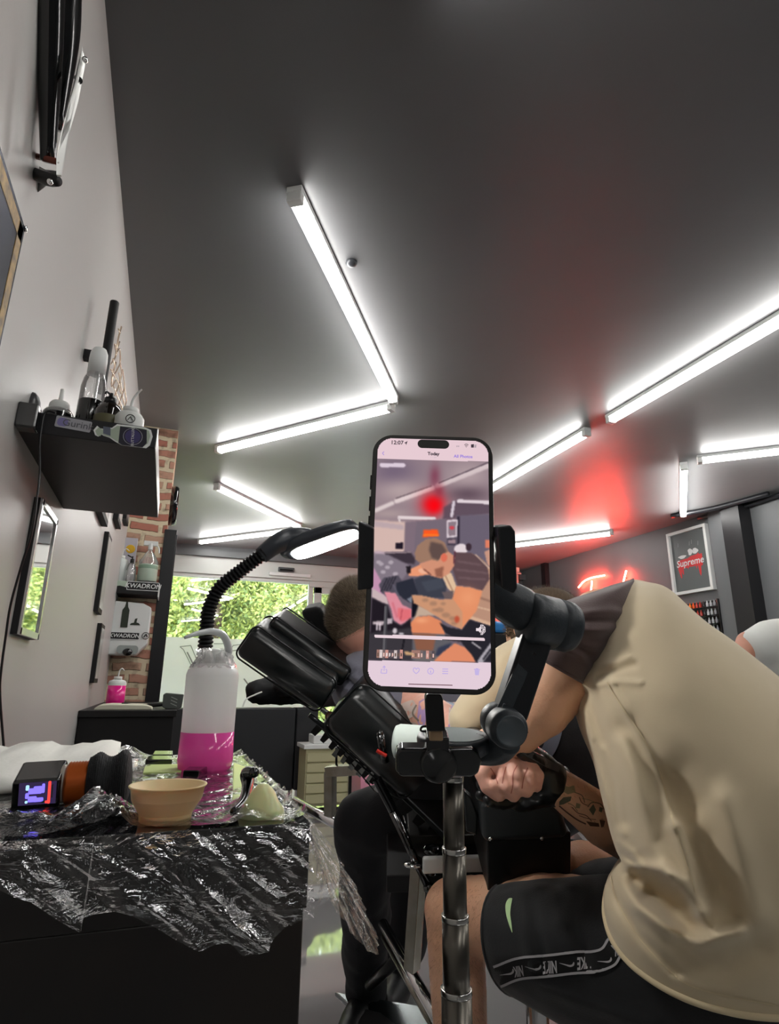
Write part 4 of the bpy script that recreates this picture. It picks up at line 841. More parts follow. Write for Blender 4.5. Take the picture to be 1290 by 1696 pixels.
P([(150, 1225), (225, 1225), (215, 1250), (150, 1245)], (190, 174, 180), 1); P([(236, 1208), (270, 1204), (270, 1238), (236, 1242)], (188, 174, 182)); P([(135, 1300), (390, 1260), (420, 1465), (132, 1465)], (60, 56, 62), 3); Ln((232, 1130), (232, 1460), 16, (70, 68, 74)); Ln((226, 1130), (226, 1460), 4, (150, 148, 150)); Ln((350, 1330), (330, 1460), 8, (20, 18, 24)); El((290, 1282), 14, 18, (206, 196, 202)); El((330, 1300), 16, 8, (196, 190, 196))
P([(400, 1290), (640, 1300), (620, 1465), (400, 1465)], (98, 96, 102), 2); P([(420, 1440), (640, 1380), (640, 1465), (420, 1465)], (110, 104, 104), 2); P([(560, 1380), (640, 1350), (610, 1440), (540, 1430)], (56, 60, 80), 2)
# knee, thigh
P([(385, 1230), (420, 1195), (500, 1185), (570, 1215), (600, 1300), (395, 1295)], (226, 138, 98), 1); Gl((450, 1215), 40, 18, (246, 168, 124), .8); P([(400, 1295), (545, 1300), (530, 1400), (425, 1400)], (140, 92, 72), 2)
# shirt
P([(740, 800), (800, 830), (860, 890), (888, 1245), (740, 1195), (800, 1040)], (186, 144, 122), 1); Ln((760, 1120), (880, 1150), 6, (226, 190, 160)); Ln((740, 1190), (880, 1235), 22, (216, 176, 148), 1); Ln((770, 1060), (860, 1090), 10, (140, 104, 90), 2)
P([(570, 945), (595, 912), (625, 925), (660, 1010), (640, 1050), (600, 1010)], (226, 192, 158), 1); Ln((585, 935), (640, 1040), 6, (150, 110, 90)); P([(570, 1040), (640, 1030), (640, 1080), (590, 1080)], (104, 90, 92), 1)
P([(640, 795), (740, 798), (800, 830), (840, 880), (856, 955), (815, 1028), (740, 1005), (665, 995), (630, 900)], (96, 74, 78), 1)
for a_, b_ in (((660, 850), (800, 870)), ((650, 900), (840, 920)), ((670, 950), (830, 960))): Ln(a_, b_, 9, (118, 94, 98), 2)
Ln((765, 808), (850, 890), 5, (220, 190, 170))
P([(655, 1000), (740, 1008), (815, 1030), (785, 1150), (740, 1210), (700, 1265), (650, 1240), (620, 1150), (640, 1060)], (230, 146, 104), 1); Gl((730, 1070), 50, 50, (240, 160, 116), .7)
P([(385, 1060), (450, 1062), (560, 1085), (640, 1080), (700, 1160), (705, 1265), (640, 1245), (560, 1200), (480, 1150), (400, 1110)], (206, 150, 116), 1)
for x, y, r in ((470, 1090, 20), (520, 1110, 24), (560, 1150, 26), (600, 1180, 26), (640, 1200, 22), (580, 1110, 16), (530, 1150, 18), (650, 1230, 20)): El((x, y), r, r*.6, (150, 116, 96), 2, .6)
El((668, 1205), 16, 22, (190, 84, 60), 2)
# shorts, front thigh
P([(560, 1225), (620, 1255), (700, 1268), (745, 1205), (880, 1245), (892, 1462), (790, 1465), (700, 1345), (600, 1290)], (40, 38, 46), 1); P([(600, 1300), (700, 1320), (690, 1345), (600, 1330)], (70, 60, 66), 1)
Ln((765, 1345), (820, 1382), 7, (216, 208, 212)); Ln((886, 1362), (820, 1460), 34, (170, 164, 172), 1); Ln((880, 1385), (838, 1445), 12, (48, 46, 54))
P([(535, 1465), (600, 1400), (660, 1352), (720, 1375), (765, 1420), (792, 1466)], (226, 140, 104), 1)
# head
P([(395, 800), (410, 755), (460, 715), (520, 708), (575, 735), (600, 790), (575, 850), (540, 860), (500, 850), (430, 862), (400, 840)], (158, 122, 102), 1); P([(490, 730), (560, 745), (590, 790), (545, 845), (500, 830), (480, 780)], (98, 78, 74), 3)
P([(425, 865), (500, 842), (540, 850), (560, 815), (600, 790), (640, 820), (636, 880), (610, 925), (560, 955), (500, 940), (450, 905)], (212, 146, 118), 1); El((575, 828), 20, 26, (222, 112, 88), 1); P([(520, 900), (575, 880), (570, 950), (530, 945)], (150, 96, 78), 2); Ln((455, 900), (500, 935), 7, (120, 70, 60), 1); Ln((640, 790), (636, 860), 9, (92, 50, 62), 1)
# interface
P([(100, 40), (900, 40), (900, 246), (138, 222)], (234, 206, 214), 0)
P([(100, 1468), (900, 1468), (900, 1660), (100, 1660)], (230, 208, 220), 0)
Ln((172, 262), (306, 264), 26, (222, 206, 220), 1); Ln((172, 1316), (832, 1326), 19, (236, 214, 222), 0)
Ln((178, 1240), (178, 1276), 9, (238, 222, 230)); Ln((196, 1240), (196, 1276), 9, (238, 222, 230))
P([(786, 1258), (800, 1258), (815, 1245), (815, 1286), (800, 1274), (786, 1274)], (238, 224, 230), 0)
rnd = random.Random(9)
for k in range(20):
    x = 182+k*18
    if 340 < x < 385 or 464 < x < 486: continue
    c_ = rnd.choice(((206, 150, 140), (120, 104, 104), (214, 198, 196), (160, 120, 110), (90, 80, 86))); P([(x, 1400), (x+16, 1400), (x+16, 1452), (x, 1452)], c_, 0); El((x+8, 1430), 6, 12, rnd.choice(((230, 190, 180), (230, 220, 216), (110, 90, 80))), 0)
P([(350, 1408), (400, 1412), (420, 1435), (360, 1430)], (200, 160, 120), 1)
def rings_(c, rx, ry, w, col):
    d = np.abs(np.hypot((X_-c[0])/rx, (Y_-c[1])/ry)-1)*min(rx, ry); a = (d < w/2).astype(float)*(X_ > c[0]); img[:] = img*(1-a[..., None])+np.array(col)*a[..., None]
for r in (14, 22, 30): rings_((812, 1266), r, r, 4.5, (238, 224, 230))
lin = np.where(img/255 <= .04045, img/255/12.92, ((img/255+.055)/1.055)**2.4)
bm = nb(); cl_ = bm.loops.layers.float_color.new('screen'); rad = SW*.135
gv = [[bm.verts.new(TP@V((-SW/2+SW*i/NXs, SH/2-SH*j/NYs, .0002))) for i in range(NXs+1)] for j in range(NYs+1)]
for j in range(NYs):
    for i in range(NXs):
        x = -SW/2+SW*(i+.5)/NXs; y = SH/2-SH*(j+.5)/NYs; ex = abs(x)-(SW/2-rad); ey = abs(y)-(SH/2-rad)
        if ex > 0 and ey > 0 and ex*ex+ey*ey > rad*rad: continue
        f = bm.faces.new((gv[j][i], gv[j+1][i], gv[j+1][i+1], gv[j][i+1]))
        for l in f.loops: l[cl_] = (*lin[j, i], 1)
ms = bpy.data.materials.new('screen_picture'); ms.use_nodes = True; N_ = ms.node_tree.nodes; N_.clear(); at = N_.new('ShaderNodeVertexColor'); at.layer_name = 'screen'; e_ = N_.new('ShaderNodeEmission'); e_.inputs[1].default_value = .97/2**EXPO; o_ = N_.new('ShaderNodeOutputMaterial'); ms.node_tree.links.new(at.outputs[0], e_.inputs[0]); ms.node_tree.links.new(e_.outputs[0], o_.inputs[0])
bmesh.ops.delete(bm, geom=[v for v in bm.verts if not v.link_faces], context='VERTS')
scr = link('screen', bm, ms, ph)
# lettering and icons standing on the screen
Hi = np.linalg.inv(Hm)
def sp(x, y):
    u = Hi @ np.array([x, y, 1]); return (-SW/2+SW*u[0]/u[2], SH/2-SH*u[1]/u[2])
def eicon(n, c): return emit(n, c, 1/2**EXPO)
m_ink = eicon('ui_dark', (.06, .045, .06)); m_vio = eicon('ui_violet', (.30, .20, .72)); m_soft = eicon('ui_soft', (.52, .42, .78))
def st_(body, x, y, size, m, bold=0): text('interface_text', body, TP @ M.Translation((*sp(x, y), .00032)), size, m, scr, ext=.0001, bold=bold)
st_('12:07', 262, 126, .0038, m_ink, .00008); st_('Today', 487, 195, .0030, m_ink, .00012); st_('All Photos', 668, 212, .0029, m_vio, .00006); st_('11:58', 487, 216, .0018, eicon('ui_pale', (.62, .5, .56)))
def pl2(pts, m=m_ink, name='icon'): plate(name, TP @ M.Translation((0, 0, .0003)), [sp(*p) for p in pts], .0001, m, scr)
isl = [sp(*p) for p in ((388, 137), (580, 137))]; ix = (isl[0][0]+isl[1][0])/2; iw = isl[1][0]-isl[0][0]
plate('camera_island', TP @ M.Translation((ix, sp(484, 136)[1], .0003)), rrect(iw, iw*.29, iw*.144, 8), .0002, mat('phone_black'), scr)
pl2([(306, 128), (326, 116), (318, 142), (315, 130)])
def arcl(pts, w, m=m_soft, name='icon'):
    q_ = [sp(*p) for p in pts]; bm = nb()
    for a_, b_, c_, d_ in strip([(x*1000, y*1000) for x, y in q_], w*1000, 4):
        bm.faces.new([bm.verts.new(TP@V((p[0]/1000, p[1]/1000, .00036))) for p in (a_, b_, c_, d_)])
    return link(name, bm, m, scr)
arcl([(184, 180), (175, 190), (184, 201)], .0004, m_vio)
arcl([(672, 141), (684, 136), (697, 142)], .0004, m_ink); arcl([(677, 149), (684, 145), (692, 149)], .0004, m_ink); pl2([(681, 152), (688, 152), (684, 157)])
pl2([(712, 139), (730, 137), (730, 158), (714, 158)]); pl2([(733, 140), (748, 141), (746, 146), (737, 146), (745, 150), (744, 158), (733, 158)], eicon('ui_grey', (.4, .34, .38)))
for x in (628, 638): El; pl2([(x-3, 146), (x+3, 146), (x+3, 153), (x-3, 153)], eicon('ui_grey', (.4, .34, .38)))
arcl([(385, 1610), (656, 1611)], .0005, eicon('ui_bar', (.16, .07, .09)))
arcl([(216, 1524), (213, 1542), (218, 1546), (244, 1546), (248, 1542), (247, 1524), (240, 1522)], .00045); arcl([(222, 1522), (214, 1523)], .00045); arcl([(232, 1532), (232, 1502)], .00045); arcl([(223, 1512), (232, 1502), (240, 1511)], .00045)
arcl([(430, 1545), (413, 1528), (414, 1512), (424, 1510), (430, 1518), (438, 1510), (448, 1514), (446, 1530), (430, 1545)], .00045)
arcl([(519+18*math.cos(a), 1527+18*math.sin(a)) for a in [i*PI/8 for i in range(17)]], .00045); arcl([(519, 1524), (519, 1538)], .0006); arcl([(519, 1516), (519, 1518)], .0006)
for y in (1512, 1526, 1540): arcl([(590, y), (626, y)], .0005)
pl2([(787, 1514), (816, 1515), (813, 1546), (791, 1545)], eicon('ui_lilac', (.55, .46, .78))); arcl([(783, 1510), (819, 1511)], .0005); arcl([(794, 1506), (808, 1506)], .0005)
for yy in (.27, .18, .10):
    bm = nb(); box(bm, TP@V((-PW/2-.0003, PH*yy+.005, -.005)), (.0012, .009, .003), TP.to_3x3()); link('side_button', bm, m_ph, ph)
# --- gimbal
m_gim = mat('gimbal_grey', '2d3338', .42, bump=(400, .08)); m_gimd = mat('gimbal_dark', '16191d', .4); m_giml = mat('gimbal_light', '4a5257', .4)
g_ = thing('phone_gimbal', 'dark grey folding phone gimbal with round motors holding the smartphone in front of its stand', 'gimbal', W(755, 1230, .41))
def jaw(pts, d, th, name):
    bm = nb(); prism(bm, [W(x, y, d) for x, y in pts], FW*-th); return link(name, bm, m_gimd, g_, bev=.0015, seg=3)
jaw([(597, 862), (621, 872), (620, 966), (595, 970)], .392, .026, 'clamp_jaw'); jaw([(812, 871), (833, 868), (840, 878), (843, 966), (838, 975), (818, 966)], .392, .026, 'clamp_jaw')
bm = nb(); c = TP@V((0, 0, -.014)); box(bm, c+TP.to_3x3()@V((0, -.001, 0)), (PW*1.0, .018, .008), TP.to_3x3()); link('clamp_bar', bm, m_gimd, g_, bev=.003)
bm = nb(); tube(bm, [W(765, 945, .412), W(800, 965, .425), W(832, 990, .43), W(862, 1008, .43), W(885, 1018, .43)], [.012, .013, .0145, .0155, .013], n=28); link('roll_arm', bm, m_gim, g_, smooth=True)
def motor(a, b, r, name='motor', m=m_gim, seam=.6):
    a, b = V(a), V(b); L = (b-a).length; bm = nb(); lathe(bm, [(r*.8, 0), (r*.95, L*.05), (r, L*.14), (r, L*seam), (r*.975, L*(seam+.005)), (r*.975, L*(seam+.03)), (r, L*(seam+.035)), (r*.98, L*.9), (r*.9, L*.98), (r*.6, L)], a, b-a, 48); return link(name, bm, m, g_, smooth=True)
motor(W(868, 1022, .425), W(947, 1040, .435), .0185)
bm = nb(); sph(bm, W(925, 1037, .4145), .0006, 8); link('status_light', bm, m_black, g_)
def bar(pa, pb, wpx, d1, d2, th, name, m, bev=.002, off=0):
    a, b = V((pa[0], pa[1], 0)), V((pb[0], pb[1], 0)); t_ = (b-a).normalized(); s = V((-t_.y, t_.x, 0))*wpx/2
    q_ = [W((p+sg*s).x, (p+sg*s).y, d-off) for p, sg, d in ((a, 1, d1), (a, -1, d1), (b, -1, d2), (b, 1, d2))]; bm = nb(); prism(bm, q_, FW*th); return link(name, bm, m, g_, bev=bev, seg=3)
bar((893, 1055), (848, 1192), 52, .418, .402, .02, 'yaw_arm', m_gimd, .003)
bar((880, 1075), (834, 1178), 24, .4165, .4005, .002, 'arm_panel', m_gim, .001)
bar((888, 1083), (878, 1090), 9, .4145, .4145, .001, 'arm_button', m_black, .0004); bar((836, 1166), (833, 1172), 4, .3975, .3975, .001, 'arm_button', m_giml, .0003)
motor(W(822, 1190, .425), W(845, 1210, .385), .0128, 'motor', m_gim, .55)
c = W(846.5, 1211, .3835); dr_ = (W(845, 1210, .385)-W(822, 1190, .425)).normalized(); bm = nb(); lathe(bm, [(.0098, 0), (.0098, .0006), (.0088, .0009), (.0085, .0004), (0, .0004)], c-dr_*.0002, dr_, 40); link('motor_cap', bm, m_giml, g_, smooth=True)
bm = nb(); tube(bm, [W(838, 1222, .412), W(822, 1236, .418), W(800, 1240, .422), W(768, 1240, .425)], [.0115, .012, .011, .009], n=24); link('base_neck', bm, m_gim, g_, smooth=True)
dax = V((0, 0, 1))-V((FW.x, FW.y, 0))*.16; c = W(752, 1224, .422); bm = nb(); lathe(bm, [(.020, -.010), (.0255, -.006), (.0262, 0), (.0255, .0025), (.0215, .003)], c, dax, 56); link('base_housing', bm, m_gim, g_, smooth=True)
bm = nb(); lathe(bm, [(.0212, .0026), (.0212, .0034), (0, .0036)], c, dax, 48); link('base_disc', bm, mat('disc_grey', '8e9c9a', .35), g_)
# cable plug hanging under the phone
t = thing('strap_clip', 'black clip with small side loop hanging just under the smartphone', 'clip', W(720, 1180, .37))
def pb(pts, d, th, name, m, par, bev=.001):
    bm = nb(); prism(bm, [W(x, y, d) for x, y in pts], FW*th); return link(name, bm, m, par, bev=bev, seg=3)
pb([(707, 1150), (730, 1150), (734, 1160), (737, 1205), (738, 1212), (707, 1212), (704, 1160)], .36, .010, 'clip_body', m_black, t)
bm = nb(); tube(bm, [W(707, 1203, .364), W(699, 1204, .364), W(697, 1210, .364), W(706, 1212, .364)], .0007, n=6); link('loop', bm, m_black, t)
pb([(711, 1211), (733, 1211), (734, 1228), (711, 1228)], .364, .007, 'tan_insert', mat('tan', '9c8062', .5), t)
# --- stand: clamp block and telescopic pole
s_ = thing('phone_stand', 'black telescopic stand with clamp head carrying the phone gimbal', 'stand', W(760, 1696, .36))
m_pole = mat('pole_gunmetal', (.12, .11, .095), .3, 1)
pb([(655, 1248), (662, 1240), (782, 1240), (793, 1248), (798, 1262), (793, 1282), (782, 1288), (665, 1288), (655, 1278)], .392, .013, 'clamp_block', m_gblack, s_, .003)
pb([(706, 1222), (744, 1222), (744, 1244), (706, 1244)], .388, .016, 'clamp_stem', m_gblack, s_)
bm = nb(); lathe(bm, [(.0112, 0), (.0118, .001), (.0118, .0035), (.0105, .0045), (.010, .0042), (0, .0042)], W(726, 1264, .392), -FW, 48); link('clamp_knob', bm, m_gblack, s_, smooth=True)
ptop = W(750, 1290, .403); xy = V((ptop.x, ptop.y, 0))
def zl(py): return onpl(752, py, 1, ptop.y).z
zz = [ptop.z, zl(1408), zl(1520), zl(1642)]
rr_ = [.0068, .0076, .0084, .0094, .0105, .0118]
zz += [zz[-1]-.12, .30, .16]
for k in range(6):
    r = rr_[k]; bm = nb(); cyl(bm, xy+V((0, 0, zz[k]+(.0 if k else .0))), xy+V((0, 0, zz[k+1]-.01)), r, n=36); link('pole_section', bm, m_pole, s_, smooth=False)
    for p in s_.children[-1].data.polygons: p.use_smooth = len(p.vertices) == 4
    bm = nb(); lathe(bm, [(r+.0002, -.001), (r+.0003, 0), (r+.0003, .0014), (r+.0004, .0024), (r-.0005, .0024)], xy+V((0, 0, zz[k]-.0008)), n=36); link('pole_collar', bm, mat('collar_steel', (.45, .44, .42), .2, 1), s_, smooth=True)
for k in range(3):
    a_ = 2*PI*k/3-.5; e = V((math.cos(a_), math.sin(a_), 0)); bm = nb(); tube(bm, [xy+V((0, 0, .28)), xy+e*.09+V((0, 0, .15)), xy+e*.2+V((0, 0, .012))], .007); link('tripod_leg', bm, m_black, s_, smooth=True)
# ================================================================ TATTOO CHAIR
m_vin = mat('black_vinyl', '0d1112', .34, spec=.5, coat=.15, coatr=.2, bump=(140, .06))
ch = thing('tattoo_chair', 'black vinyl tattoo chair with steel frame that the client leans on face down', 'tattoo chair', (.8, 1.9, 0))
def pad(a, b, th, dep, name, m=m_vin, bev=.018, da=1.35, db=1.35, tilt=V((0, 0, 0)), round_=.2):
    """upholstered pad whose long side runs from picture point a to b, th pixels thick, dep metres deep"""
    A, B = W(*a, da), W(*b, db); x = (B-A); L = x.length; c = (A+B)/2; d = (da+db)/2; yv = (UP+tilt*0); T = frameM(c+FW*dep/2, x, UP); z = T.to_3x3()@V((0, 0, 1))
    h = th*d/FPX; bm = nb(); rg = []
    for k in range(13):
        u = -1+2*k/12; s = (1-abs(u)**6)**.5 if abs(u) < 1 else 0; s = max(.55, s)**.8
        bul = 1+.06*(1-u*u)
        rg.append([T@V((x_*(.90+.10*s), y_*s*bul, u*dep/2)) for x_, y_ in rrect(L, h, h*round_, 7)])
    loft(bm, rg); bmesh.ops.recalc_face_normals(bm, faces=bm.faces)
    o = link(name, bm, m, ch, smooth=True)
    for e in (-1, 1):   # piping round both faces
        u = e*.80; q_ = [T@V((x_*1.0, y_*1.03, u*dep/2)) for x_, y_ in rrect(L, h, h*round_, 7)]; bm = nb(); tube(bm, q_+[q_[0]], .0022, n=6, k=1); link('piping', bm, m_vin, o, smooth=True)
    return o, T, L, h
pad((402, 1062), (542, 1160), 62, .17, 'head_pad', da=1.33, db=1.33)
pad((444, 1036), (572, 1126), 34, .17, 'head_pad', da=1.40, db=1.40)
o, T_, L_, h_ = pad((572, 1172), (712, 1300), 108, .26, 'chest_pad', da=1.30, db=1.28, bev=.03)
# dark slotted cushion behind the client's head
bm = nb(); pts = [(497, 1014), (506, 1008), (528, 1004), (540, 1020), (566, 1085), (556, 1094), (545, 1085), (508, 1036)]; prism(bm, [W(x, y, 1.62) for x, y in pts], FW*.09); o = link('face_cushion', bm, mat('cushion_matte', '17181a', .6), ch, bev=.012, seg=4)
bm = nb(); tube(bm, [W(514, 1030, 1.618), W(522, 1045, 1.618), W(536, 1072, 1.618)], [.004, .006, .003], n=10); link('slot', bm, m_mblack, o, smooth=True)
# bar, hinge, ratchet plate
bm = nb(); cyl(bm, W(530, 1172, 1.37), W(548, 1186, 1.37), .006); cyl(bm, W(548, 1188, 1.37), W(540, 1202, 1.37), .009); link('hinge_pin', bm, m_steel, ch, bev=.001)
bm = nb(); lathe(bm, [(.012, 0), (.014, .003), (.014, .007), (.01, .009)], W(546, 1190, 1.35), (W(560, 1176, 1.33)-W(546, 1190, 1.35)), 20); link('hinge_knob', bm, mat('rust_knob', '3b241a', .4, .5), ch, smooth=True)
pts = [(520, 1188), (640, 1290), (720, 1375), (735, 1395)]
def ratchet(pts, d, th, depth, teeth, name, m):
    P_ = catm([V((x, y, 0)) for x, y in pts], 40); n = len(P_); a = []; b = []
    for i, p in enumerate(P_):
        t_ = (P_[min(i+1, n-1)]-P_[max(0, i-1)]).normalized(); s = V((-t_.y, t_.x, 0)); u = i/(n-1)*teeth; tooth = 1 if (u % 1) < .55 else .3
        a.append(p-s*2); b.append(p+s*(th*tooth))
    bm = nb(); va = [[bm.verts.new(W(q.x, q.y, d+e)) for q in a] for e in (0, depth)]; vb = [[bm.verts.new(W(q.x, q.y, d+e)) for q in b] for e in (0, depth)]
    for i in range(n-1):
        bm.faces.new((va[0][i], va[0][i+1], vb[0][i+1], vb[0][i])); bm.faces.new((va[1][i], vb[1][i], vb[1][i+1], va[1][i+1])); bm.faces.new((vb[0][i], vb[0][i+1], vb[1][i+1], vb[1][i])); bm.faces.new((va[0][i], va[1][i], va[1][i+1], va[0][i+1]))
    bmesh.ops.recalc_face_normals(bm, faces=bm.faces); return link(name, bm, m, ch)
ratchet([(528, 1196), (590, 1248), (650, 1300), (740, 1385)], 1.36, 22, .02, 13, 'ratchet_plate', m_mblack)
ratchet([(560, 1236), (600, 1268), (645, 1306)], 1.42, 18, .006, 6, 'ratchet_plate', m_steel)
bm = nb(); tube(bm, [W(512, 1184, 1.34), W(600, 1256, 1.34), W(700, 1350, 1.32), W(760, 1410, 1.3)], .006, n=12); link('frame_rail', bm, mat('rail_dark', '1d1f20', .3, .6), ch, smooth=True)
bm = nb(); tube(bm, [W(540, 1215, 1.37), W(580, 1262, 1.37), (W(620, 1310, 1.37))], .0015, n=6); link('cable_wire', bm, m_mblack, ch)
bm = nb(); cyl(bm, W(629, 1216, 1.26), W(638, 1262, 1.26), .0085); sph(bm, W(629, 1216, 1.26), .0085, 12); link('lever', bm, m_gblack, ch, smooth=True)
bm = nb(); tube(bm, [W(624, 1243, 1.25), W(632, 1248, 1.25), W(640, 1252, 1.25)], .004, n=8); link('lever_band', bm, mat('red_band', 'b3261c', .4), ch, smooth=True)
bm = nb(); lathe(bm, [(.02, 0), (.022, .004), (.01, .008), (0, .008)], W(650, 1300, 1.33), -FW, 20); link('bolt_cover', bm, mat('rail_dark'), ch, smooth=True)
# gas spring and struts
bm = nb(); cyl(bm, W(624, 1290, 1.30), W(668, 1375, 1.29), .0105, n=20); link('gas_spring_body', bm, m_gblack, ch)
bm = nb(); cyl(bm, W(650, 1345, 1.285), W(709, 1468, 1.27), .0085, n=20); sph(bm, W(710, 1470, 1.27), .012, 12); link('gas_spring_rod', bm, mat('rod_chrome', (.12, .12, .12), .12, 1), ch, smooth=True)
bm = nb(); cyl(bm, W(664, 1352, 1.30), W(694, 1450, 1.3), .006, n=16); link('strut', bm, mat('rod_chrome'), ch, smooth=True)
def sq(a, b, r, name, m=m_steel): 
    bm = nb(); cyl(bm, a, b, r*1.414, n=4); o = link(name, bm, m, ch, bev=.002); return o
m_tube = mat('worn_steel', (.36, .35, .31), .22, 1, var=(20, .6, (.2, .18, .12)))
sq(W(694, 1425, 1.30), W(682, 1605, 1.30), .0135, 'post', m_tube)
bm = nb(); sph(bm, W(684, 1432, 1.27), (.02, .02, .006)); link('post_cap', bm, m_chrome, ch, smooth=True)
bm = nb(); cyl(bm, W(634, 1530, 1.5), W(758, 1745, 1.12), .0125, n=24); link('base_tube', bm, m_chrome, ch, smooth=True)
bm = nb(); cyl(bm, W(636, 1552, 1.52), W(730, 1720, 1.2), .009, n=24); link('base_tube', bm, m_tube, ch, smooth=True)
bm = nb(); cyl(bm, W(662, 1585, 1.45), W(612, 1632, 1.65), .014, n=24); link('base_tube', bm, mat('rail_dark'), ch, smooth=True)
bm = nb(); cyl(bm, W(488, 1327, 2.3), W(600, 1388, 2.0), .0175, n=24); link('rear_tube', bm, m_chrome, ch, smooth=True)
sq(W(547, 1350, 2.0), W(547, 1278, 2.0), .016, 'bracket_leg', m_tube); sq(W(543, 1277, 2.0), W(618, 1272, 1.9), .016, 'bracket_bar', m_tube)
bm = nb(); cyl(bm, W(557, 1238, 2.0), W(557, 1272, 2.0), .004, n=8); link('bracket_pin', bm, m_black, ch)
# seat bar, knob
bm = nb(); prism(bm, [W(676, 1384, 1.35), W(800, 1382, 1.30), W(800, 1398, 1.30), W(676, 1400, 1.35)], FW*.3); link('seat_frame', bm, mat('frame_brownblack', '14110c', .4, .3), ch, bev=.003)
bm = nb(); lathe(bm, [(.008, 0), (.011, .003), (.007, .012), (.010, .03), (.007, .04), (.018, .048), (.02, .054), (.012, .058), (0, .059)], W(715, 1448, 1.27), UP, 24); link('adjust_knob', bm, m_gblack, ch, smooth=True)
bm = nb(); prism(bm, [W(640, 1450, 1.34), W(850, 1448, 1.25), W(850, 1475, 1.25), W(640, 1480, 1.34)], FW*.3); link('lower_frame', bm, m_mblack, ch, bev=.004)
# seat cushion and base plate
bm = nb(); 
cs = W(770, 1370, 1.62); sph(bm, cs+V((.12, .08, -.06)), (.27, .24, .06), 24); link('seat_cushion', bm, m_vin, ch, smooth=True)
bm = nb(); prism(bm, [W(554, 1650, 1.78), W(700, 1676, 1.7), W(760, 1672, 1.6), W(800, 1720, 1.5), W(640, 1730, 1.6)], (0, 0, .012)); link('base_plate', bm, mat('plate_steel', (.3, .33, .33), .25, 1), ch, bev=.003)
bm = nb(); prism(bm, [W(590, 1668, 1.70), W(660, 1684, 1.66), W(680, 1760, 1.5), W(600, 1760, 1.5)], (0, 0, -.01)); link('base_cover', bm, m_mblack, ch)
# ---------------- arm rest block in front
ar = thing('arm_rest', 'padded black arm rest under the client fist, shiny along its upper edge', 'arm rest', W(870, 1600, 1.1))
def blockpx(pts, d, dep, name, m, par, bev): bm = nb(); prism(bm, [W(x, y, d) for x, y in pts], FW*dep); return link(name, bm, m, par, bev=bev, seg=5)
blockpx([(796, 1330), (850, 1326), (910, 1322), (932, 1340), (945, 1392), (800, 1400)], 1.10, .20, 'pad', mat('arm_vinyl', '24282a', .42, spec=.6, bump=(140, .06)), ar, .016)
blockpx([(806, 1385), (946, 1378), (945, 1478), (808, 1482)], 1.12, .2, 'box', mat('box_black', '0a0a0b', .5), ar, .004)
bm = nb(); cyl(bm, W(880, 1470, 1.22), V((W(880, 1470, 1.22).x, W(880, 1470, 1.22).y, 0)), .022); link('column', bm, m_chrome, ar)
c = W(880, 1470, 1.22); bm = nb(); lathe(bm, [(.2, 0), (.2, .01), (.05, .03), (.03, .05)], (c.x, c.y, 0), n=40); link('foot', bm, m_black, ar, smooth=True)
for x, y in ((812, 1389), (897, 1388)): bm = nb(); sph(bm, W(x, y, 1.10), .004, 10); link('rivet', bm, m_chrome, ar, smooth=True)
blob_ = blockpx([(768, 1310), (780, 1320), (792, 1350), (790, 1385), (772, 1378)], 1.14, .02, 'side_flap', m_vin, ar, .004)
# paper roll, white card, bag
bm = nb(); a_, b_ = W(664, 1208, 1.24), W(700, 1246, 1.22); cyl(bm, W(652, 1228, 1.17), W(735, 1234, 1.15), .033, n=40); tag(link('paper_roll', bm, mat('paper_bluewhite', 'c6d2cc', .8), bev=.012), 'rounded white paper roll between the chest pad and the black stand clamp', 'paper roll')
c = W(772, 1430, 1.45); bm = nb(); prism(bm, [W(700, 1422, 1.235), W(801, 1419, 1.235), W(802, 1446, 1.235), W(700, 1449, 1.235)], FW*.012); tag(link('white_card_box', bm, m_white, bev=.004), 'flat white box behind the stand pole under the seat bar', 'box')
bm = nb(); g = []
for i in range(21):
    row = []
    for j in range(21):
        u, v = i/20, j/20; x = 944+u*(992-944)-v*2; y = 1388+u*14+v*(66-12*u); d = 1.34+.006*math.sin(u*9+v*4)+.004*math.sin(v*13); row.append(bm.verts.new(W(x, y, d)))
    g.append(row)
for i in range(20):
    for j in range(20): bm.faces.new((g[i][j], g[i+1][j], g[i+1][j+1], g[i][j+1]))
bmesh.ops.solidify(bm, geom=bm.faces[:], thickness=.004)
pbg = tag(link('plastic_bag', bm, mat('bag_grey', '8a939a', .2, coat=.5), smooth=True), 'grey plastic zip bag hanging beside the arm rest above the far knee', 'bag')
bm = nb()
tube(bm, [W(945, 1408, 1.325), W(965, 1407, 1.325), W(984, 1412, 1.325)], .0012, n=6); tube(bm, [W(958, 1432, 1.322), W(976, 1424, 1.322), W(998, 1400, 1.322)], .0015, n=6); link('bag_seal', bm, m_white, pbg)
# ================================================================ CLIENT
cl_t = thing('person', 'seated person in slate tee and black trousers, head turned away, lying on the chair', 'person', W(800, 1500, 1.7))
sk1 = mat('skin_client', 'dba592', .5, sss=.15, var=(9, .4, 'dda996'), bump=(220, .12))
sk1.node_tree.nodes['Principled BSDF'].inputs['Subsurface Scale'].default_value = .6
caps = [(W(592, 1024, 1.55), (.070, .088, .094), FW.to_track_quat('Y', 'Z').to_matrix()), (W(596, 1050, 1.55), .066),
    (W(598, 1060, 1.56), .058, W(618, 1120, 1.57), .062),
    (W(625, 1125, 1.57), .085, W(700, 1180, 1.62), .13), (W(700, 1180, 1.62), .13, W(860, 1290, 1.62), .13),
    # near arm
    (W(640, 1142, 1.47), .060, W(700, 1182, 1.38), .052), (W(700, 1182, 1.38), .052, W(765, 1222, 1.22), .044), (W(765, 1222, 1.22), .042, W(805, 1262, 1.06), .030), (W(805, 1262, 1.06), .029, W(820, 1270, 1.02), .027)]
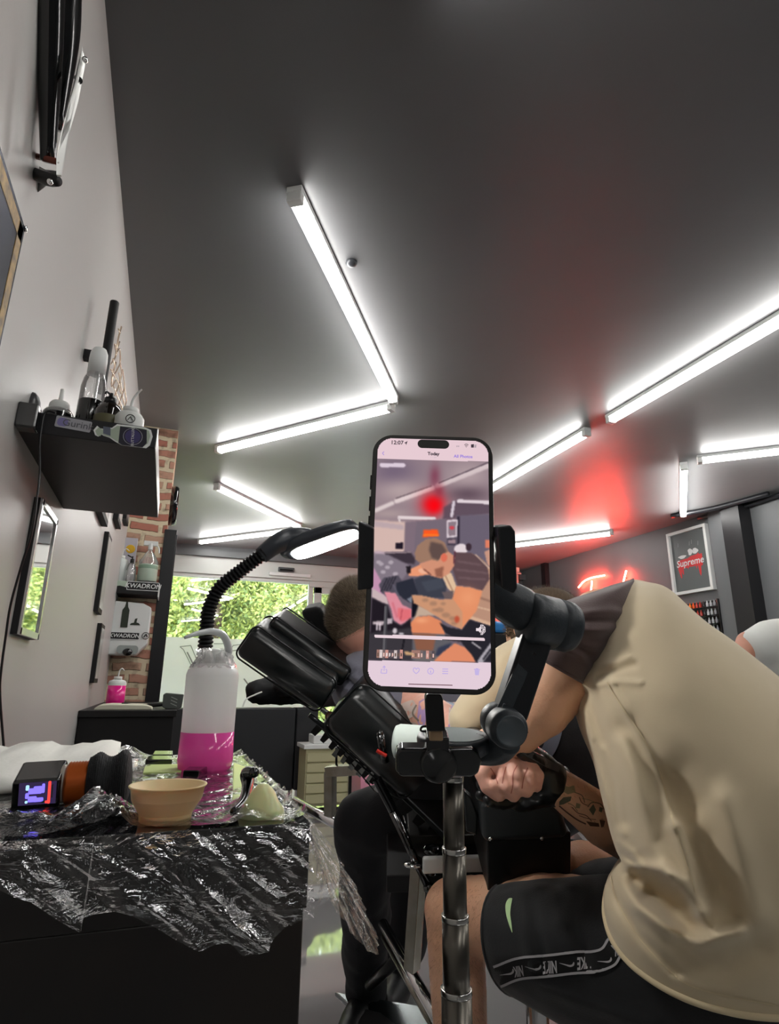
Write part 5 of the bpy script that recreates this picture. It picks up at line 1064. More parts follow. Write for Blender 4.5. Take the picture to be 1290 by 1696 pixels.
HD = 1.0
def hp(x, y, dz=0): return W(x, y, HD+dz)
# fist: palm block, four curled fingers (knuckles down-right), thumb across
caps += [(hp(812, 1264, .02), .026, hp(840, 1276, .015), .031), (hp(840, 1276, .015), .030, hp(868, 1272, .02), .026), (hp(850, 1290, .02), .026, hp(870, 1288, .02), .022)]
fing = [((888, 1272), (893, 1296), (878, 1300), .0098), ((874, 1290), (876, 1310), (862, 1304), .0108), ((856, 1300), (854, 1319), (842, 1306), .0112), ((838, 1300), (830, 1320), (822, 1302), .0108)]
fing = [[(880, 1268, .018), (892, 1284, -.004), (888, 1302, -.008), (876, 1296, -.020), .0098], [(866, 1264, .008), (876, 1283, -.014), (872, 1310, -.018), (857, 1302, -.028), .0108], [(846, 1262, .004), (855, 1286, -.022), (850, 1317, -.022), (838, 1304, -.030), .0112], [(825, 1264, .004), (833, 1290, -.020), (827, 1317, -.016), (818, 1302, -.026), .0106]]
for f in fing:
    r = f[4]
    for a, b in zip(f[:-1], f[1:-1]): caps.append((hp(*a), r, hp(*b), r*.96))
caps += [(hp(812, 1262, .0), .016, hp(798, 1282, -.012), .0125), (hp(798, 1282, -.012), .0118, hp(806, 1304, -.022), .0108), (hp(806, 1304, -.022), .0106, hp(824, 1318, -.026), .0095)]
# legs inside the trousers
hipn, hipf = W(900, 1300, 1.52), W(880, 1290, 1.85)
kn = W(606, 1362, 1.62); an = V((W(606, 1600, 1.8).x, W(606, 1600, 1.8).y, .09))
caps += [(W(860, 1290, 1.62), .13, hipn, .10), (hipn, .095, kn, .06), (kn, .058, an, .04), (hipf, .095, W(680, 1350, 2.05), .06), (W(680, 1350, 2.05), .058, V((W(680, 1350, 2.05).x, W(680, 1350, 2.05).y+.05, .09)), .04)]
body = blob('body', caps, sk1, cl_t, voxel=.0031, it=3)
bt = bvh(body)
m_tat = mat('tattoo_ink', '84786e', .5); m_tat2 = mat('tattoo_violet', 'a98cb8', .5); m_tat3 = mat('tattoo_pale', 'cdb9b0', .5)
for pts, w, mm in (([(664, 1168), (672, 1180), (668, 1196), (684, 1206)], 3, m_tat), ([(690, 1168), (684, 1182), (694, 1194)], 3, m_tat), ([(700, 1176), (700, 1196)], 4, m_tat2), ([(748, 1170), (752, 1188), (744, 1204)], 4, m_tat2), ([(742, 1160), (756, 1164), (766, 1170)], 5, mat('tattoo_dark', '4c5456', .5)), ([(676, 1210), (692, 1216), (706, 1222)], 3, m_tat), ([(658, 1190), (664, 1204)], 3, m_tat3)):
    decal('tattoo', bt, strip(pts, w, 5), mm, body, .0012)
for k_, (pts, mm) in enumerate((([(664, 1166), (684, 1160), (690, 1178), (676, 1190)], m_tat3), ([(694, 1162), (706, 1160), (704, 1200), (692, 1196)], m_tat2), ([(744, 1162), (764, 1166), (760, 1204), (744, 1204)], m_tat3), ([(672, 1196), (690, 1198), (694, 1212), (680, 1214)], m_tat3), ([(738, 1156), (768, 1160), (760, 1172), (742, 1168)], mat('tattoo_blue', '8794a8', .5)))):
    cx_, cy_ = sum(p[0] for p in pts)/4, sum(p[1] for p in pts)/4; ring_ = [tuple(v[:2]) for v in catm([V((*p, 0)) for p in pts+[pts[0]]], 5)]
    decal('tattoo', bt, [((cx_, cy_), a, b) for a, b in zip(ring_, ring_[1:])], mm, body, .0008)
for pts in ([(856, 1268), (850, 1282), (849, 1300), (846, 1314)], [(874, 1272), (867, 1288), (864, 1306)], [(838, 1270), (834, 1284), (832, 1298)], [(812, 1272), (820, 1284), (824, 1298)]):
    decal('crease_shade', bt, strip(pts, 1.6, 5), mat('crease_shade_skin', 'a86355', .6), body, .0006)  # darker skin strips paint the shade between the curled fingers
# tee
def torso_disp(co, n):
    px, py, d = pix(co); s = .006*fbm(co, 6)
    for pl_, w, h in (([(575, 1130), (640, 1170), (662, 1200)], 5, -.012), ([(590, 1122), (650, 1160)], 5, .008), ([(600, 1150), (640, 1185)], 4, -.010), ([(560, 1110), (585, 1140)], 4, -.008), ([(610, 1130), (655, 1178)], 4, -.009), ([(580, 1100), (620, 1120)], 6, .006)):
        for p, q in zip(pl_, pl_[1:]):
            dd, _ = seg(px, py, p, q); s += h*math.exp(-(dd/w)**2)
    return co+n*s
tee = blob('tee_shirt', [(W(596, 1118, 1.56), .075, W(640, 1110, 1.66), .09), (W(612, 1128, 1.56), .105, W(700, 1180, 1.64), .155), (W(700, 1180, 1.64), .155, W(840, 1260, 1.64), .16), (W(608, 1130, 1.49), .082, W(650, 1160, 1.43), .066), (W(650, 1160, 1.43), .064, W(658, 1165, 1.42), .062)], mat('slate_cotton', '6b6b78', .85, sheen=.3, bump=(300, .1)), cl_t, voxel=.008, it=5, disp=torso_disp)
tb_ = bvh(tee)
# black trousers with the pale stripe
m_tr = mat('trouser_black', '15171b', .75, bump=(200, .15))
def tdisp(co, n): return co+n*(.008*fbm(co, 8)+.012*max(0, fbm(co+V((3, 1, 0)), 4)))
tr = blob('trousers', [(W(850, 1285, 1.62), .165, hipn, .13), (hipn, .125, kn, .082), (kn, .080, kn.lerp(an, .55), .075), (kn.lerp(an, .55), .072, an+V((0, 0, -.01)), .062), (W(960, 1240, 1.55), .11, W(880, 1300, 1.55), .14), (hipf, .12, W(680, 1350, 2.05), .082), (W(680, 1350, 2.05), .08, V((W(680, 1350, 2.05).x, W(680, 1350, 2.05).y+.05, .12)), .07), (W(930, 1215, 1.5), .10, W(985, 1290, 1.52), .10)], m_tr, cl_t, voxel=.010, it=6, disp=tdisp)
tt_ = bvh(tr)
decal('side_stripe', tt_, strip([(925, 1170), (922, 1200), (912, 1235), (896, 1262)], [20, 22, 22, 16], 8), mat('stripe_slate', '6a7180', .7), tr, .004)
# hair of the client, short at the neck
def hair(center, rx, R_, m, n, cond, name, par, ln=.012, seed=1, lay=None):
    rnd = random.Random(seed); bm = nb(); sphv = []
    for i in range(n):
        v = V((rnd.gauss(0, 1), rnd.gauss(0, 1), rnd.gauss(0, 1))).normalized(); p = center+R_@V((v.x*rx[0], v.y*rx[1], v.z*rx[2])); px, py, d = pix(p)
        f = cond(px, py, d, v)
        if f <= 0: continue
        L = ln*f*rnd.uniform(.6, 1.2); dr = ((p-center).normalized()*.5+(lay or V((0, 0, 0)))+V((rnd.gauss(0, .2), rnd.gauss(0, .2), rnd.gauss(0, .2)))).normalized(); s = dr.orthogonal().normalized()*.0007
        q = p+dr*L; a, b, c = bm.verts.new(p-s), bm.verts.new(p+s), bm.verts.new(q); fc = bm.faces.new((a, b, c)); fc.material_index = rnd.choice((0, 0, 1))
    return link(name, bm, m, par)
RH = FW.to_track_quat('Y', 'Z').to_matrix()
mh = [mat('hair_ash', '6b5d4d', .6), mat('hair_ash_light', 'a89882', .6)]
def hc1(px, py, d, v):
    line = 1078-(px-540)*.5
    return max(0, min(1, (line-py)/40)) if py < line else 0
bm = nb(); sph(bm, W(591, 1019, 1.552), (.0735, .0915, .0945), 110, RH)
_a, _b2 = W(540, 1070, 1.5), W(640, 1012, 1.5); bmesh.ops.bisect_plane(bm, geom=bm.verts[:]+bm.edges[:]+bm.faces[:], plane_co=_a, plane_no=(_b2-_a).cross(FW), clear_outer=(_b2-_a).cross(FW).z < 0, clear_inner=(_b2-_a).cross(FW).z > 0)
hcap = link('hair', bm, mat('hair_base', '8a7b68', .8, bump=(90, 1, (1, 1, 3))), cl_t, smooth=True)
hair(W(591, 1019, 1.552), (.0735, .0915, .0945), RH, mh, 26000, hc1, 'hair_strands', hcap, .014, 2, UP*.3-RT*.35)
# shoe
m_shoe = mat('shoe_black', '0a0b0d', .5)
ft = an+V((0, 0, -.05)); fd_ = (V((-.35, -.5, 0))).normalized()
def shoe(heel, toe, par, r=.045, m=m_shoe):
    o = blob('shoe', [(heel+V((0, 0, .045)), r, heel.lerp(toe, .5)+V((0, 0, .04)), r*.95), (heel.lerp(toe, .5)+V((0, 0, .036)), r*.95, toe+V((0, 0, .034)), r*.75), (heel+V((0, 0, .06)), r*.9, heel+V((0, 0, .09)), r*.85)], m, par, voxel=.008); return o
hz = V((an.x, an.y, 0)); shoe(hz, hz+fd_*.2, cl_t); hz2 = V((W(680, 1350, 2.05).x, W(680, 1350, 2.05).y+.05, 0)); shoe(hz2, hz2+fd_*.2, cl_t)
# ================================================================ TATTOOIST
ta = thing('person', 'person in beige tee with brown sleeves and black shorts, bent forward tattooing', 'person', W(1330, 1700, .95))
sk2 = mat('skin_artist', 'd7a585', .5, sss=.15, var=(10, .5, 'e0b396'), bump=(260, .15))
sk2.node_tree.nodes['Principled BSDF'].inputs['Subsurface Scale'].default_value = .6
hipL, hipR = W(1290, 1600, .88), W(1290, 1540, 1.12)
knL = W(752, 1508, 1.20); anL = V((knL.x+.01, knL.y-.02, .09)); knR = W(968, 1447, 1.24); anR = V((knR.x-.02, knR.y+.02, .09))
HC = W(903, 1050, 1.27)
fdir = (W(840, 1085, 1.36)-W(930, 1035, 1.22)).normalized()   # face direction: down-left, away
hax = frameM(HC, fdir.cross(V((0, 0, 1))), fdir).to_3x3()
caps = [(HC, (.074, .096, .088), hax), (HC+fdir*.035-UP*.03, .062), (HC+fdir*.05-UP*.062, .045, HC+fdir*.06-UP*.07, .036),
    (HC+fdir*.094-UP*.012, .016, HC+fdir*.103-UP*.02, .013), (HC+fdir*.09-UP*.048, .02), (HC+hax@V((-.072, -.012, 0)), .017, HC+hax@V((-.076, -.02, .012)), .014),
    (W(935, 1065, 1.24), .055, W(985, 1070, 1.15), .062),
    (W(985, 1075, 1.17), .095, W(1130, 1200, 1.04), .13), (W(1130, 1200, 1.04), .13, W(1280, 1480, .95), .13), (hipL, .10, hipR, .10),
    # near arm
    (W(1000, 1035, 1.08), .066, W(930, 1120, 1.04), .060), (W(930, 1120, 1.04), .058, W(895, 1172, 1.02), .050), (W(895, 1172, 1.02), .048, W(858, 1214, 1.02), .036), (W(858, 1214, 1.02), .037, W(808, 1238, 1.03), .031), (W(808, 1238, 1.03), .030, W(775, 1240, 1.12), .026),
    # far arm: elbow by the belly, forearm reaching left
    (W(1040, 1180, 1.25), .055, W(1085, 1395, 1.22), .044), (W(1085, 1410, 1.16), .048, W(1000, 1360, 1.08), .045), (W(1000, 1360, 1.08), .044, W(925, 1303, 1.05), .032), (W(925, 1303, 1.05), .030, W(905, 1292, 1.05), .027),
    # legs
    (hipL, .10, knL.lerp(hipL, .35), .085), (knL.lerp(hipL, .35), .085, knL, .060), (knL, .058, knL.lerp(anL, .3), .055), (knL.lerp(anL, .3), .055, anL, .038),
    (hipR, .10, knR, .062), (knR, .060, anR, .040)]
body = blob('body', caps, sk2, ta, voxel=.004, it=5)
bt2 = bvh(body)
# tattoos of the far forearm and the small one on the near arm
mi = mat('ink_green', '5b5a48', .55); mi2 = mat('ink_soft', '8f8263', .55); mi3 = mat('ink_brown', '5d4033', .55)
def poly_fill(pts):
    cx = sum(p[0] for p in pts)/len(pts); cy = sum(p[1] for p in pts)/len(pts); q = []
    for a, b in zip(pts, pts[1:]+pts[:1]):
        for k in range(4):
            f0, f1 = k/4, (k+1)/4
            if k == 0: q.append(((cx, cy), (cx+(a[0]-cx)*f1, cy+(a[1]-cy)*f1), (cx+(b[0]-cx)*f1, cy+(b[1]-cy)*f1)))
            else: q.append(((cx+(a[0]-cx)*f0, cy+(a[1]-cy)*f0), (cx+(a[0]-cx)*f1, cy+(a[1]-cy)*f1), (cx+(b[0]-cx)*f1, cy+(b[1]-cy)*f1), (cx+(b[0]-cx)*f0, cy+(b[1]-cy)*f0)))
    return q
def tq(x, y): return (740+x/4.3, 1220+y/4.3)
for pts, mm in (([(825, 345), (905, 350), (915, 395), (860, 410), (825, 390)], mi2), ([(800, 460), (830, 430), (885, 425), (880, 455), (830, 480), (800, 485)], mi), ([(1010, 520), (1040, 480), (1060, 520), (1040, 560)], mi), ([(990, 600), (1080, 615), (1085, 640), (1020, 635)], mi3), ([(1085, 590), (1125, 600), (1115, 640), (1098, 645)], mi3), ([(755, 290), (800, 270), (790, 330), (770, 360)], mi3), ([(920, 470), (950, 480), (945, 510), (915, 505)], mi2), ([(1085, 500), (1110, 510), (1100, 540), (1080, 530)], mi)):
    decal('tattoo', bt2, poly_fill([tq(*p) for p in pts]), mm, body, .0008)
for pts, w, mm in (([(770, 330), (790, 310), (815, 318), (830, 345)], 1.2, mi3), ([(905, 395), (960, 420), (980, 470)], 1.2, mi), ([(940, 430), (960, 470), (1000, 490)], 1.0, mi3), ([(1000, 500), (1030, 470), (1090, 480), (1120, 520)], 1.4, mi), ([(890, 500), (930, 540), (990, 560), (1030, 600)], 1.2, mi3), ([(860, 470), (900, 490), (930, 530)], 1.2, mi2), ([(960, 440), (1010, 450), (1050, 470)], 1.0, mi2), ([(800, 490), (860, 540), (930, 590), (990, 620)], 2.2, mi3), ([(940, 560), (1000, 580), (1060, 590)], 1.0, mi3)):
    decal('tattoo', bt2, strip([tq(*p) for p in pts], w, 6), mm, body, .0009)
for pts, w in (([(861, 1207), (866, 1206), (870, 1210)], 2), ([(866, 1211), (872, 1215), (869, 1218)], 2.2), ([(858, 1212), (863, 1213)], 1.4), ([(872, 1211), (875, 1213)], 1.4)): decal('tattoo', bt2, strip(pts, w, 4), mi3, body, .0008)
# leg and arm hair
rnd = random.Random(4); bm = nb()
for i in range(2600):
    px, py = (rnd.uniform(702, 800), rnd.uniform(1465, 1696)) if i % 5 else (rnd.uniform(930, 1020), rnd.uniform(1270, 1400))
    h = hit(bt2, px, py, 0)
    if not h: continue
    d = (V((0, 0, -1))*.7+h[1]*.45+V((rnd.gauss(0, .3), rnd.gauss(0, .3), rnd.gauss(0, .2)))).normalized(); s = d.orthogonal().normalized()*.00016; L = rnd.uniform(.005, .012)
    bm.faces.new((bm.verts.new(h[0]-s), bm.verts.new(h[0]+s), bm.verts.new(h[0]+d*L)))
link('body_hair', bm, mat('hair_brownish', '6d4a30', .6), body)
# hair on the head and beard
hm_ = [mat('hair_sand', '4f3f30', .6), mat('hair_sand_light', '8b7458', .6)]
bm = nb(); sph(bm, HC-fdir*.004+UP*.004, (.0775, .099, .091), 40, hax); bmesh.ops.delete(bm, geom=[v for v in bm.verts if (v.co-HC).dot(fdir) > .045 or (v.co-HC).dot(V((0, 0, 1))) < -.02], context='VERTS')
hcap = link('hair', bm, mat('hair_base2', '5d4c3b', .8), ta, smooth=True)
hair(HC, (.0775, .099, .091), hax, hm_, 16000, lambda px, py, d, v: 1 if (hax@v).dot(fdir) < .4 and (hax@v).z > -.1 else 0, 'hair_strands', hcap, .014, 3, V((0, 0, .2)))
rnd = random.Random(8); bm = nb(); cb_ = HC+fdir*.055-UP*.066
for i in range(1600):
    p = cb_+V((rnd.gauss(0, .018), rnd.gauss(0, .018), rnd.gauss(0, .012))); d = (fdir*.6-UP*.5-RT*.2+V((rnd.gauss(0, .25), rnd.gauss(0, .25), rnd.gauss(0, .25)))).normalized(); s = d.orthogonal().normalized()*.0006
    bm.faces.new((bm.verts.new(p-s), bm.verts.new(p+s), bm.verts.new(p+d*rnd.uniform(.015, .035))))
link('beard', bm, mat('beard_blond', 'b99d80', .6), body)
# black glove on the far hand, a black one on the near hand
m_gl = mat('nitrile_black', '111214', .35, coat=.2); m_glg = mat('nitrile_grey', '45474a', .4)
def hand(wr, dirs, up_, m, name, par, curl=.5, s=1.0):
    d = dirs.normalized(); u = (up_-d*up_.dot(d)).normalized(); sd = d.cross(u); c_ = [(wr, .030*s, wr+d*.03*s, .032*s)]
    for k in range(4): b0 = wr+d*.02*s+sd*(.027-.018*k)*s; b1 = wr+d*.082*s+sd*(.030-.020*k)*s; c_.append((b0, .017*s, b1, .0125*s)); L = (.040, .045, .042, .032)[k]*s; b2 = b1+(d-u*curl).normalized()*L; b3 = b2+(d*.4-u*curl*1.6).normalized()*L*.75; c_ += [(b1, .0115*s, b2, .0105*s), (b2, .0103*s, b3, .009*s)]
    t0 = wr+d*.02*s+sd*.03*s; t1 = wr+d*.05*s+sd*.055*s-u*.015*s; t2 = t1+(d*.9-u*.5).normalized()*.035*s; c_ += [(t0, .018*s, t1, .0135*s), (t1, .013*s, t2, .0105*s)]
    return blob(name, c_, m, par, voxel=.0035, it=4)
# the far hand wraps under the client's fist
wr = W(905, 1294, 1.06)
gv_ = blob('glove', [(W(922, 1301, 1.06), .032, W(900, 1292, 1.05), .034), (W(905, 1292, 1.05), .038, W(882, 1268, 1.06), .034), (W(905, 1300, 1.06), .036, W(860, 1318, 1.05), .026),
    (W(868, 1318, 1.045), .0145, W(834, 1330, 1.02), .012), (W(834, 1330, 1.02), .0118, W(808, 1326, 1.0), .0100),
    (W(866, 1310, 1.06), .0145, W(826, 1322, 1.05), .012), (W(826, 1322, 1.05), .0118, W(796, 1316, 1.03), .0102),
    (W(868, 1296, 1.07), .0145, W(828, 1308, 1.07), .012), (W(828, 1308, 1.07), .0118, W(796, 1300, 1.06), .010),
    (W(880, 1280, 1.075), .013, W(850, 1290, 1.08), .011), (W(850, 1290, 1.08), .0105, W(826, 1290, 1.075), .009),
    (W(892, 1266, 1.03), .016, W(874, 1252, 1.01), .013), (W(874, 1252, 1.01), .0125, W(862, 1246, 1.0), .011)], m_gl, ta, voxel=.004, it=4, disp=lambda co, n: co+n*.002*fbm(co, 50))
bm = nb(); e_ = (W(932, 1302, 1.06)-W(905, 1285, 1.05)).normalized(); o_ = W(921, 1301, 1.06); R_ = rotz_to(e_); rg = []
for k, (r, h) in enumerate(((.030, -.012), (.0345, -.008), (.036, 0), (.035, .004), (.0335, .003))): rg.append([o_+R_@V((math.cos(a)*r*(1+.04*math.sin(5*a+k)), math.sin(a)*r*(1+.05*math.sin(3*a)), h)) for a in [2*PI*i/40 for i in range(40)]])
loft(bm, rg, cap=False); link('glove_cuff', bm, m_glg, gv_, smooth=True)
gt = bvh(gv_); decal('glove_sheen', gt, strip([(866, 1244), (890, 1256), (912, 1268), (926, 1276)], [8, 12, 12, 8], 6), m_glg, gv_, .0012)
gn = hand(W(792, 1237, 1.10), W(740, 1215, 1.30)-W(792, 1237, 1.10), UP, m_gl, 'glove', ta, .7)
# ---------------- shirt
m_be = mat('beige_cotton', 'cbbb9c', .85, sheen=.25, bump=(500, .03)); m_br = mat('brown_cotton', '4d3b3a', .85, sheen=.25, bump=(350, .12)); m_hem = mat('beige_rib', 'd3c3a0', .85, bump=(350, .12))
rings = [pring((915, 1120), (1000, 985), 1.18, 1.16, .09), pring((932, 1150), (1040, 962), 1.12, 1.12, .13), pring((950, 1178), (1075, 966), 1.09, 1.09, .165), pring((963, 1212), (1110, 980), 1.07, 1.07, .19), pring((985, 1262), (1165, 1030), 1.04, 1.03, .21),
    pring((1002, 1330), (1222, 1071), 1.01, .99, .215, (0, 12)), pring((1022, 1392), (1300, 1130), .99, .94, .215, (0, 34)), pring((1034, 1412), (1390, 1215), .97, .90, .215, (0, 68)), pring((1018, 1432), (1470, 1320), .96, .88, .212, (0, 110)),
    pring((1006, 1450), (1520, 1410), .955, .87, .21, (0, 165)), pring((1005, 1468), (1545, 1485), .955, .87, .21, (8, 208))]
F_ = folds([
    ([(1008, 1128), (1040, 1190), (1085, 1270), (1118, 1370)], 7, .010),                      # side seam ridge
    ([(1118, 1370), (1140, 1430), (1165, 1500), (1172, 1530)], 12, .020),
    ([(1040, 1210), (1100, 1290), (1150, 1330)], 26, -.020),                                  # shade hollow under the shoulder blade
    ([(1120, 1290), (1160, 1370), (1180, 1470)], 34, -.022),
    ([(972, 1150), (995, 1215), (1012, 1290), (1028, 1360)], 15, -.034), ([(957, 1190), (985, 1262), (1003, 1335)], 6, .008),
    ([(1030, 1230), (1060, 1330), (1075, 1400), (1110, 1450)], 18, .016),
    ([(1052, 1458), (1090, 1485), (1125, 1515), (1140, 1535)], 26, -.052),                    # the deep fold above the hem
    ([(1085, 1478), (1118, 1502)], 16, -.03),
    ([(1040, 1432), (1095, 1440), (1130, 1462), (1160, 1515)], 11, .026),
    ([(1022, 1440), (1058, 1500), (1110, 1540), (1165, 1560), (1225, 1542)], 13, .030),
    ([(1150, 1590), (1200, 1600), (1250, 1570)], 30, -.014),
    ([(1165, 1400), (1200, 1480), (1215, 1520)], 22, -.014), ([(1195, 1330), (1230, 1420), (1255, 1520)], 26, .014),
    ([(1010, 1468), (1060, 1550), (1120, 1610)], 8, -.010),
    ([(990, 1120), (1020, 1108), (1050, 1100)], 6, -.007), ([(985, 1135), (1025, 1128), (1060, 1130)], 5, .006), ([(1000, 1100), (1040, 1088)], 5, .004),
    ([(1000, 1240), (1025, 1300), (1035, 1380)], 6, .010), ([(985, 1230), (1003, 1290), (1018, 1370)], 4, -.008),
    ([(1025, 1395), (1050, 1412), (1066, 1440)], 6, .012), ([(1030, 1415), (1052, 1428)], 5, -.012)])
def sd_(co, n):
    c = F_(co, n); return c+n*(.003*fbm(co, 7))
rings = [catm(r+[r[0]], 6)[:-1] for r in rings]
sh_ = cloth('shirt', rings, m_be, ta, k=16, disp=sd_, cap=True)
shb = bvh(sh_)
hemr = rings[-1]; bm = nb(); n_ = len(hemr)
hp_ = [sd_(p.copy(), (p-sum(hemr, V())/n_).normalized()) for p in hemr]; tube(bm, hp_+[hp_[0]], .0042, n=8, k=1); link('hem', bm, m_hem, sh_, smooth=True)
decal('hem_seam', shb, strip([(1012, 1452), (1022, 1490), (1052, 1545), (1100, 1600), (1140, 1630), (1200, 1648), (1285, 1664)], 2.2, 10), m_hem, sh_, .0012)
decal('side_seam', shb, strip([(1006, 1130), (1030, 1170), (1060, 1215), (1088, 1268), (1112, 1350), (1134, 1420), (1152, 1480)], 1.6, 10), m_hem, sh_, .0012)
fr_ = blob('shirt_front', [(W(905, 1080, 1.20), .06, W(850, 1110, 1.20), .055), (W(850, 1110, 1.20), .055, W(775, 1195, 1.18), .040), (W(905, 1080, 1.20), .05, W(870, 1160, 1.22), .05)], m_be, sh_, voxel=.006, it=8, disp=lambda co, n: co+n*.004*fbm(co, 14))
# sleeve (brown raglan)
FS = folds([([(985, 985), (1040, 1010)], 6, -.005), ([(960, 1015), (1010, 1010), (1045, 1018)], 5, .006), ([(955, 1030), (1000, 1028), (1042, 1032)], 5, -.007), ([(950, 1062), (1000, 1060), (1035, 1050)], 8, -.006), ([(945, 1043), (1000, 1044), (1040, 1038)], 5, .006), ([(940, 1078), (962, 1088), (972, 1106)], 4, .005), ([(950, 1068), (975, 1082), (985, 1100)], 5, -.008)])
rs = [pring((905, 1006), (1049, 958), 1.10, 1.10, .05), pring((893, 1018), (1050, 968), 1.07, 1.07, .095), pring((888, 1035), (1046, 1012), 1.05, 1.05, .12), pring((892, 1055), (1036, 1056), 1.03, 1.04, .118), pring((893, 1066), (1010, 1098), 1.02, 1.03, .102), pring((884, 1076), (978, 1128), 1.02, 1.02, .082), pring((882, 1082), (969, 1132), 1.02, 1.02, .076)]
sl = cloth('sleeve', rs, m_br, sh_, k=12, disp=lambda co, n: FS(co, n)+n*.002*fbm(co, 12), cap=True)
bm = nb(); tube(bm, rs[-1]+[rs[-1][0]], .0030, n=8, k=1); link('cuff', bm, m_br, sl, smooth=True)
# ---------------- shorts
m_sh = mat('shorts_black', '15171a', .8, sheen=.2, bump=(300, .12))
so = [pring((836, 1464), (858, 1648), 1.16, 1.10, .12, (-48, 4)), pring((852, 1460), (880, 1664), 1.15, 1.08, .125, (-45, 4)), pring((905, 1455), (935, 1702), 1.12, 1.03, .13, (-35, 0)), pring((980, 1452), (1020, 1750), 1.09, .98, .135, (-20, 0)), pring((1080, 1440), (1130, 1800), 1.05, .92, .14, (0, 0)), pring((1240, 1420), (1260, 1860), 1.0, .88, .16, (0, 0)), pring((1420, 1450), (1440, 1830), .97, .88, .16, (0, 0))]
FSH = folds([([(880, 1470), (890, 1540), (905, 1600)], 8, -.008), ([(860, 1475), (868, 1540), (880, 1600)], 8, .006), ([(920, 1470), (930, 1530)], 8, .007), ([(950, 1480), (955, 1540), (975, 1590)], 12, -.012), ([(900, 1640), (980, 1670), (1080, 1700)], 12, .008)])
sho = cloth('shorts', [catm(r+[r[0]], 3)[:-1] for r in so], m_sh, ta, k=12, disp=lambda co, n: FSH(co, n)+n*.004*fbm(co, 9), cap=True)
bm = nb(); tube(bm, so[0]+[so[0][0]], .0028, n=8, k=1); link('leg_hem', bm, m_sh, sho, smooth=True)
sht = bvh(sho)
# far leg of the shorts
fo = blob('shorts_leg', [(hipR, .13, knR.lerp(hipR, .45), .10), (knR.lerp(hipR, .45), .098, knR.lerp(hipR, .13)-UP*.028, .070), (hipL, .13, hipR, .13), (W(972, 1480, 1.20), .056, W(1070, 1495, 1.12), .085), (W(1070, 1495, 1.12), .085, hipR, .12)], m_sh, sho, voxel=.01, disp=lambda co, n: co+n*.006*fbm(co, 9))
# tape with lettering along the outer thigh
cen = [(824, 1616), (860, 1603), (905, 1599), (950, 1594), (985, 1592), (1008, 1584), (1020, 1568), (1040, 1562), (1060, 1552)]
m_tp = mat('tape_black', '0c0c0e', .7); m_tw = mat('tape_white', 'b9b7ba', .6)
def shift(pts, k):
    P_ = [V((x, y, 0)) for x, y in pts]; o = []
    for i, p in enumerate(P_):
        t_ = (P_[min(i+1, len(P_)-1)]-P_[max(i-1, 0)]).normalized(); o.append((p.x-t_.y*k, p.y+t_.x*k))
    return o
tp_ = decal('tape', sht, strip(cen, 34, 12), m_tp, sho, .0016)
for k in (-17, 17): decal('tape_edge', sht, strip(shift(cen, k), 4.2, 14), m_tw, tp_, .0024)
def glyphs(body, cx, cy, ang, h, wscale=1.0):
    vs, fs = textmesh(body, 1, .03); s = h/.72; c_, s_ = math.cos(ang), math.sin(ang); q = []
    for f in fs:
        pp = []
        for i in f:
            x, y = -vs[i].x*s*wscale, vs[i].y*s; pp.append((cx+x*c_-y*s_, cy+x*s_+y*c_))   # worn upside down: turned by 180 degrees
        q.append(pp)
    decal('tape_lettering', sht, q, m_tw, tp_, .0026)
SW_ = [(-1, -.35), (-.55, .25), (-.1, .42), (.35, .38), (1.05, -.42), (.3, .02), (-.1, .08), (-.4, 0), (-.62, -.18), (-.55, -.45), (-.8, -.55)]
def swoosh(cx, cy, ang, s, m, par, tr_, name='swoosh', off=.0026, flip=-1, sx=1):
    """tick shape: a short hooked end that sweeps to a long point"""
    top = [(-.95, .30), (-1.0, .05), (-.9, -.2), (-.62, -.32), (-.3, -.28), (.2, -.02), (1.1, .42)]; bot = [(-.95, .30), (-.72, .0), (-.5, -.06), (-.25, -.02), (.05, .08), (.45, .22), (1.1, .42)]
    c_, s_ = math.cos(ang), math.sin(ang)
    f = lambda p: (cx+(p[0]*sx*c_-p[1]*flip*s_)*s, cy+(p[0]*sx*s_+p[1]*flip*c_)*s)
    T2, B2 = catm([V((*p, 0)) for p in top], 4), catm([V((*p, 0)) for p in bot], 4)
    decal(name, tr_, [(f(a), f(b), f(c), f(d)) for a, b, c, d in zip(T2, T2[1:], B2[1:], B2)], m, par, off)
for (x, y, a) in ((841, 1611, -.5), (883, 1602, -.15), (939, 1597, -.12), (1002, 1592, -.35), (1044, 1560, -.8)): swoosh(x, y, a+PI, 13, m_tw, tp_, sht, sx=1, flip=1)
for body_, x, y, a, h in (('NIK', 860, 1606, -.14, 17), ('NIKE', 911, 1600, -.08, 20), ('NIKE', 968, 1594, -.05, 20), ('NIK', 1024, 1571, -.35, 19)): glyphs(body_, x, y, a, h, .40)
m_lg = mat('swoosh_green', 'b7d7a0', .6)
T2 = [(850, 1489), (843, 1490), (838, 1500), (839, 1515), (844, 1532), (850, 1548)]; B2 = [(850, 1489), (849, 1493), (847, 1502), (846, 1515), (848, 1530), (850, 1548)]
T3, B3 = catm([V((*p, 0)) for p in T2], 5), catm([V((*p, 0)) for p in B2], 5)
decal('swoosh', sht, [(tuple(a[:2]), tuple(b[:2]), tuple(c[:2]), tuple(d[:2])) for a, b, c, d in zip(T3, T3[1:], B3[1:], B3)], m_lg, sho, .002)
hz = V((anL.x, anL.y, 0)); fd2 = V((-.6, .8, 0)).normalized(); shoe(hz, hz+fd2*.2, ta); hz = V((anR.x, anR.y, 0)); shoe(hz, hz+fd2*.2, ta)
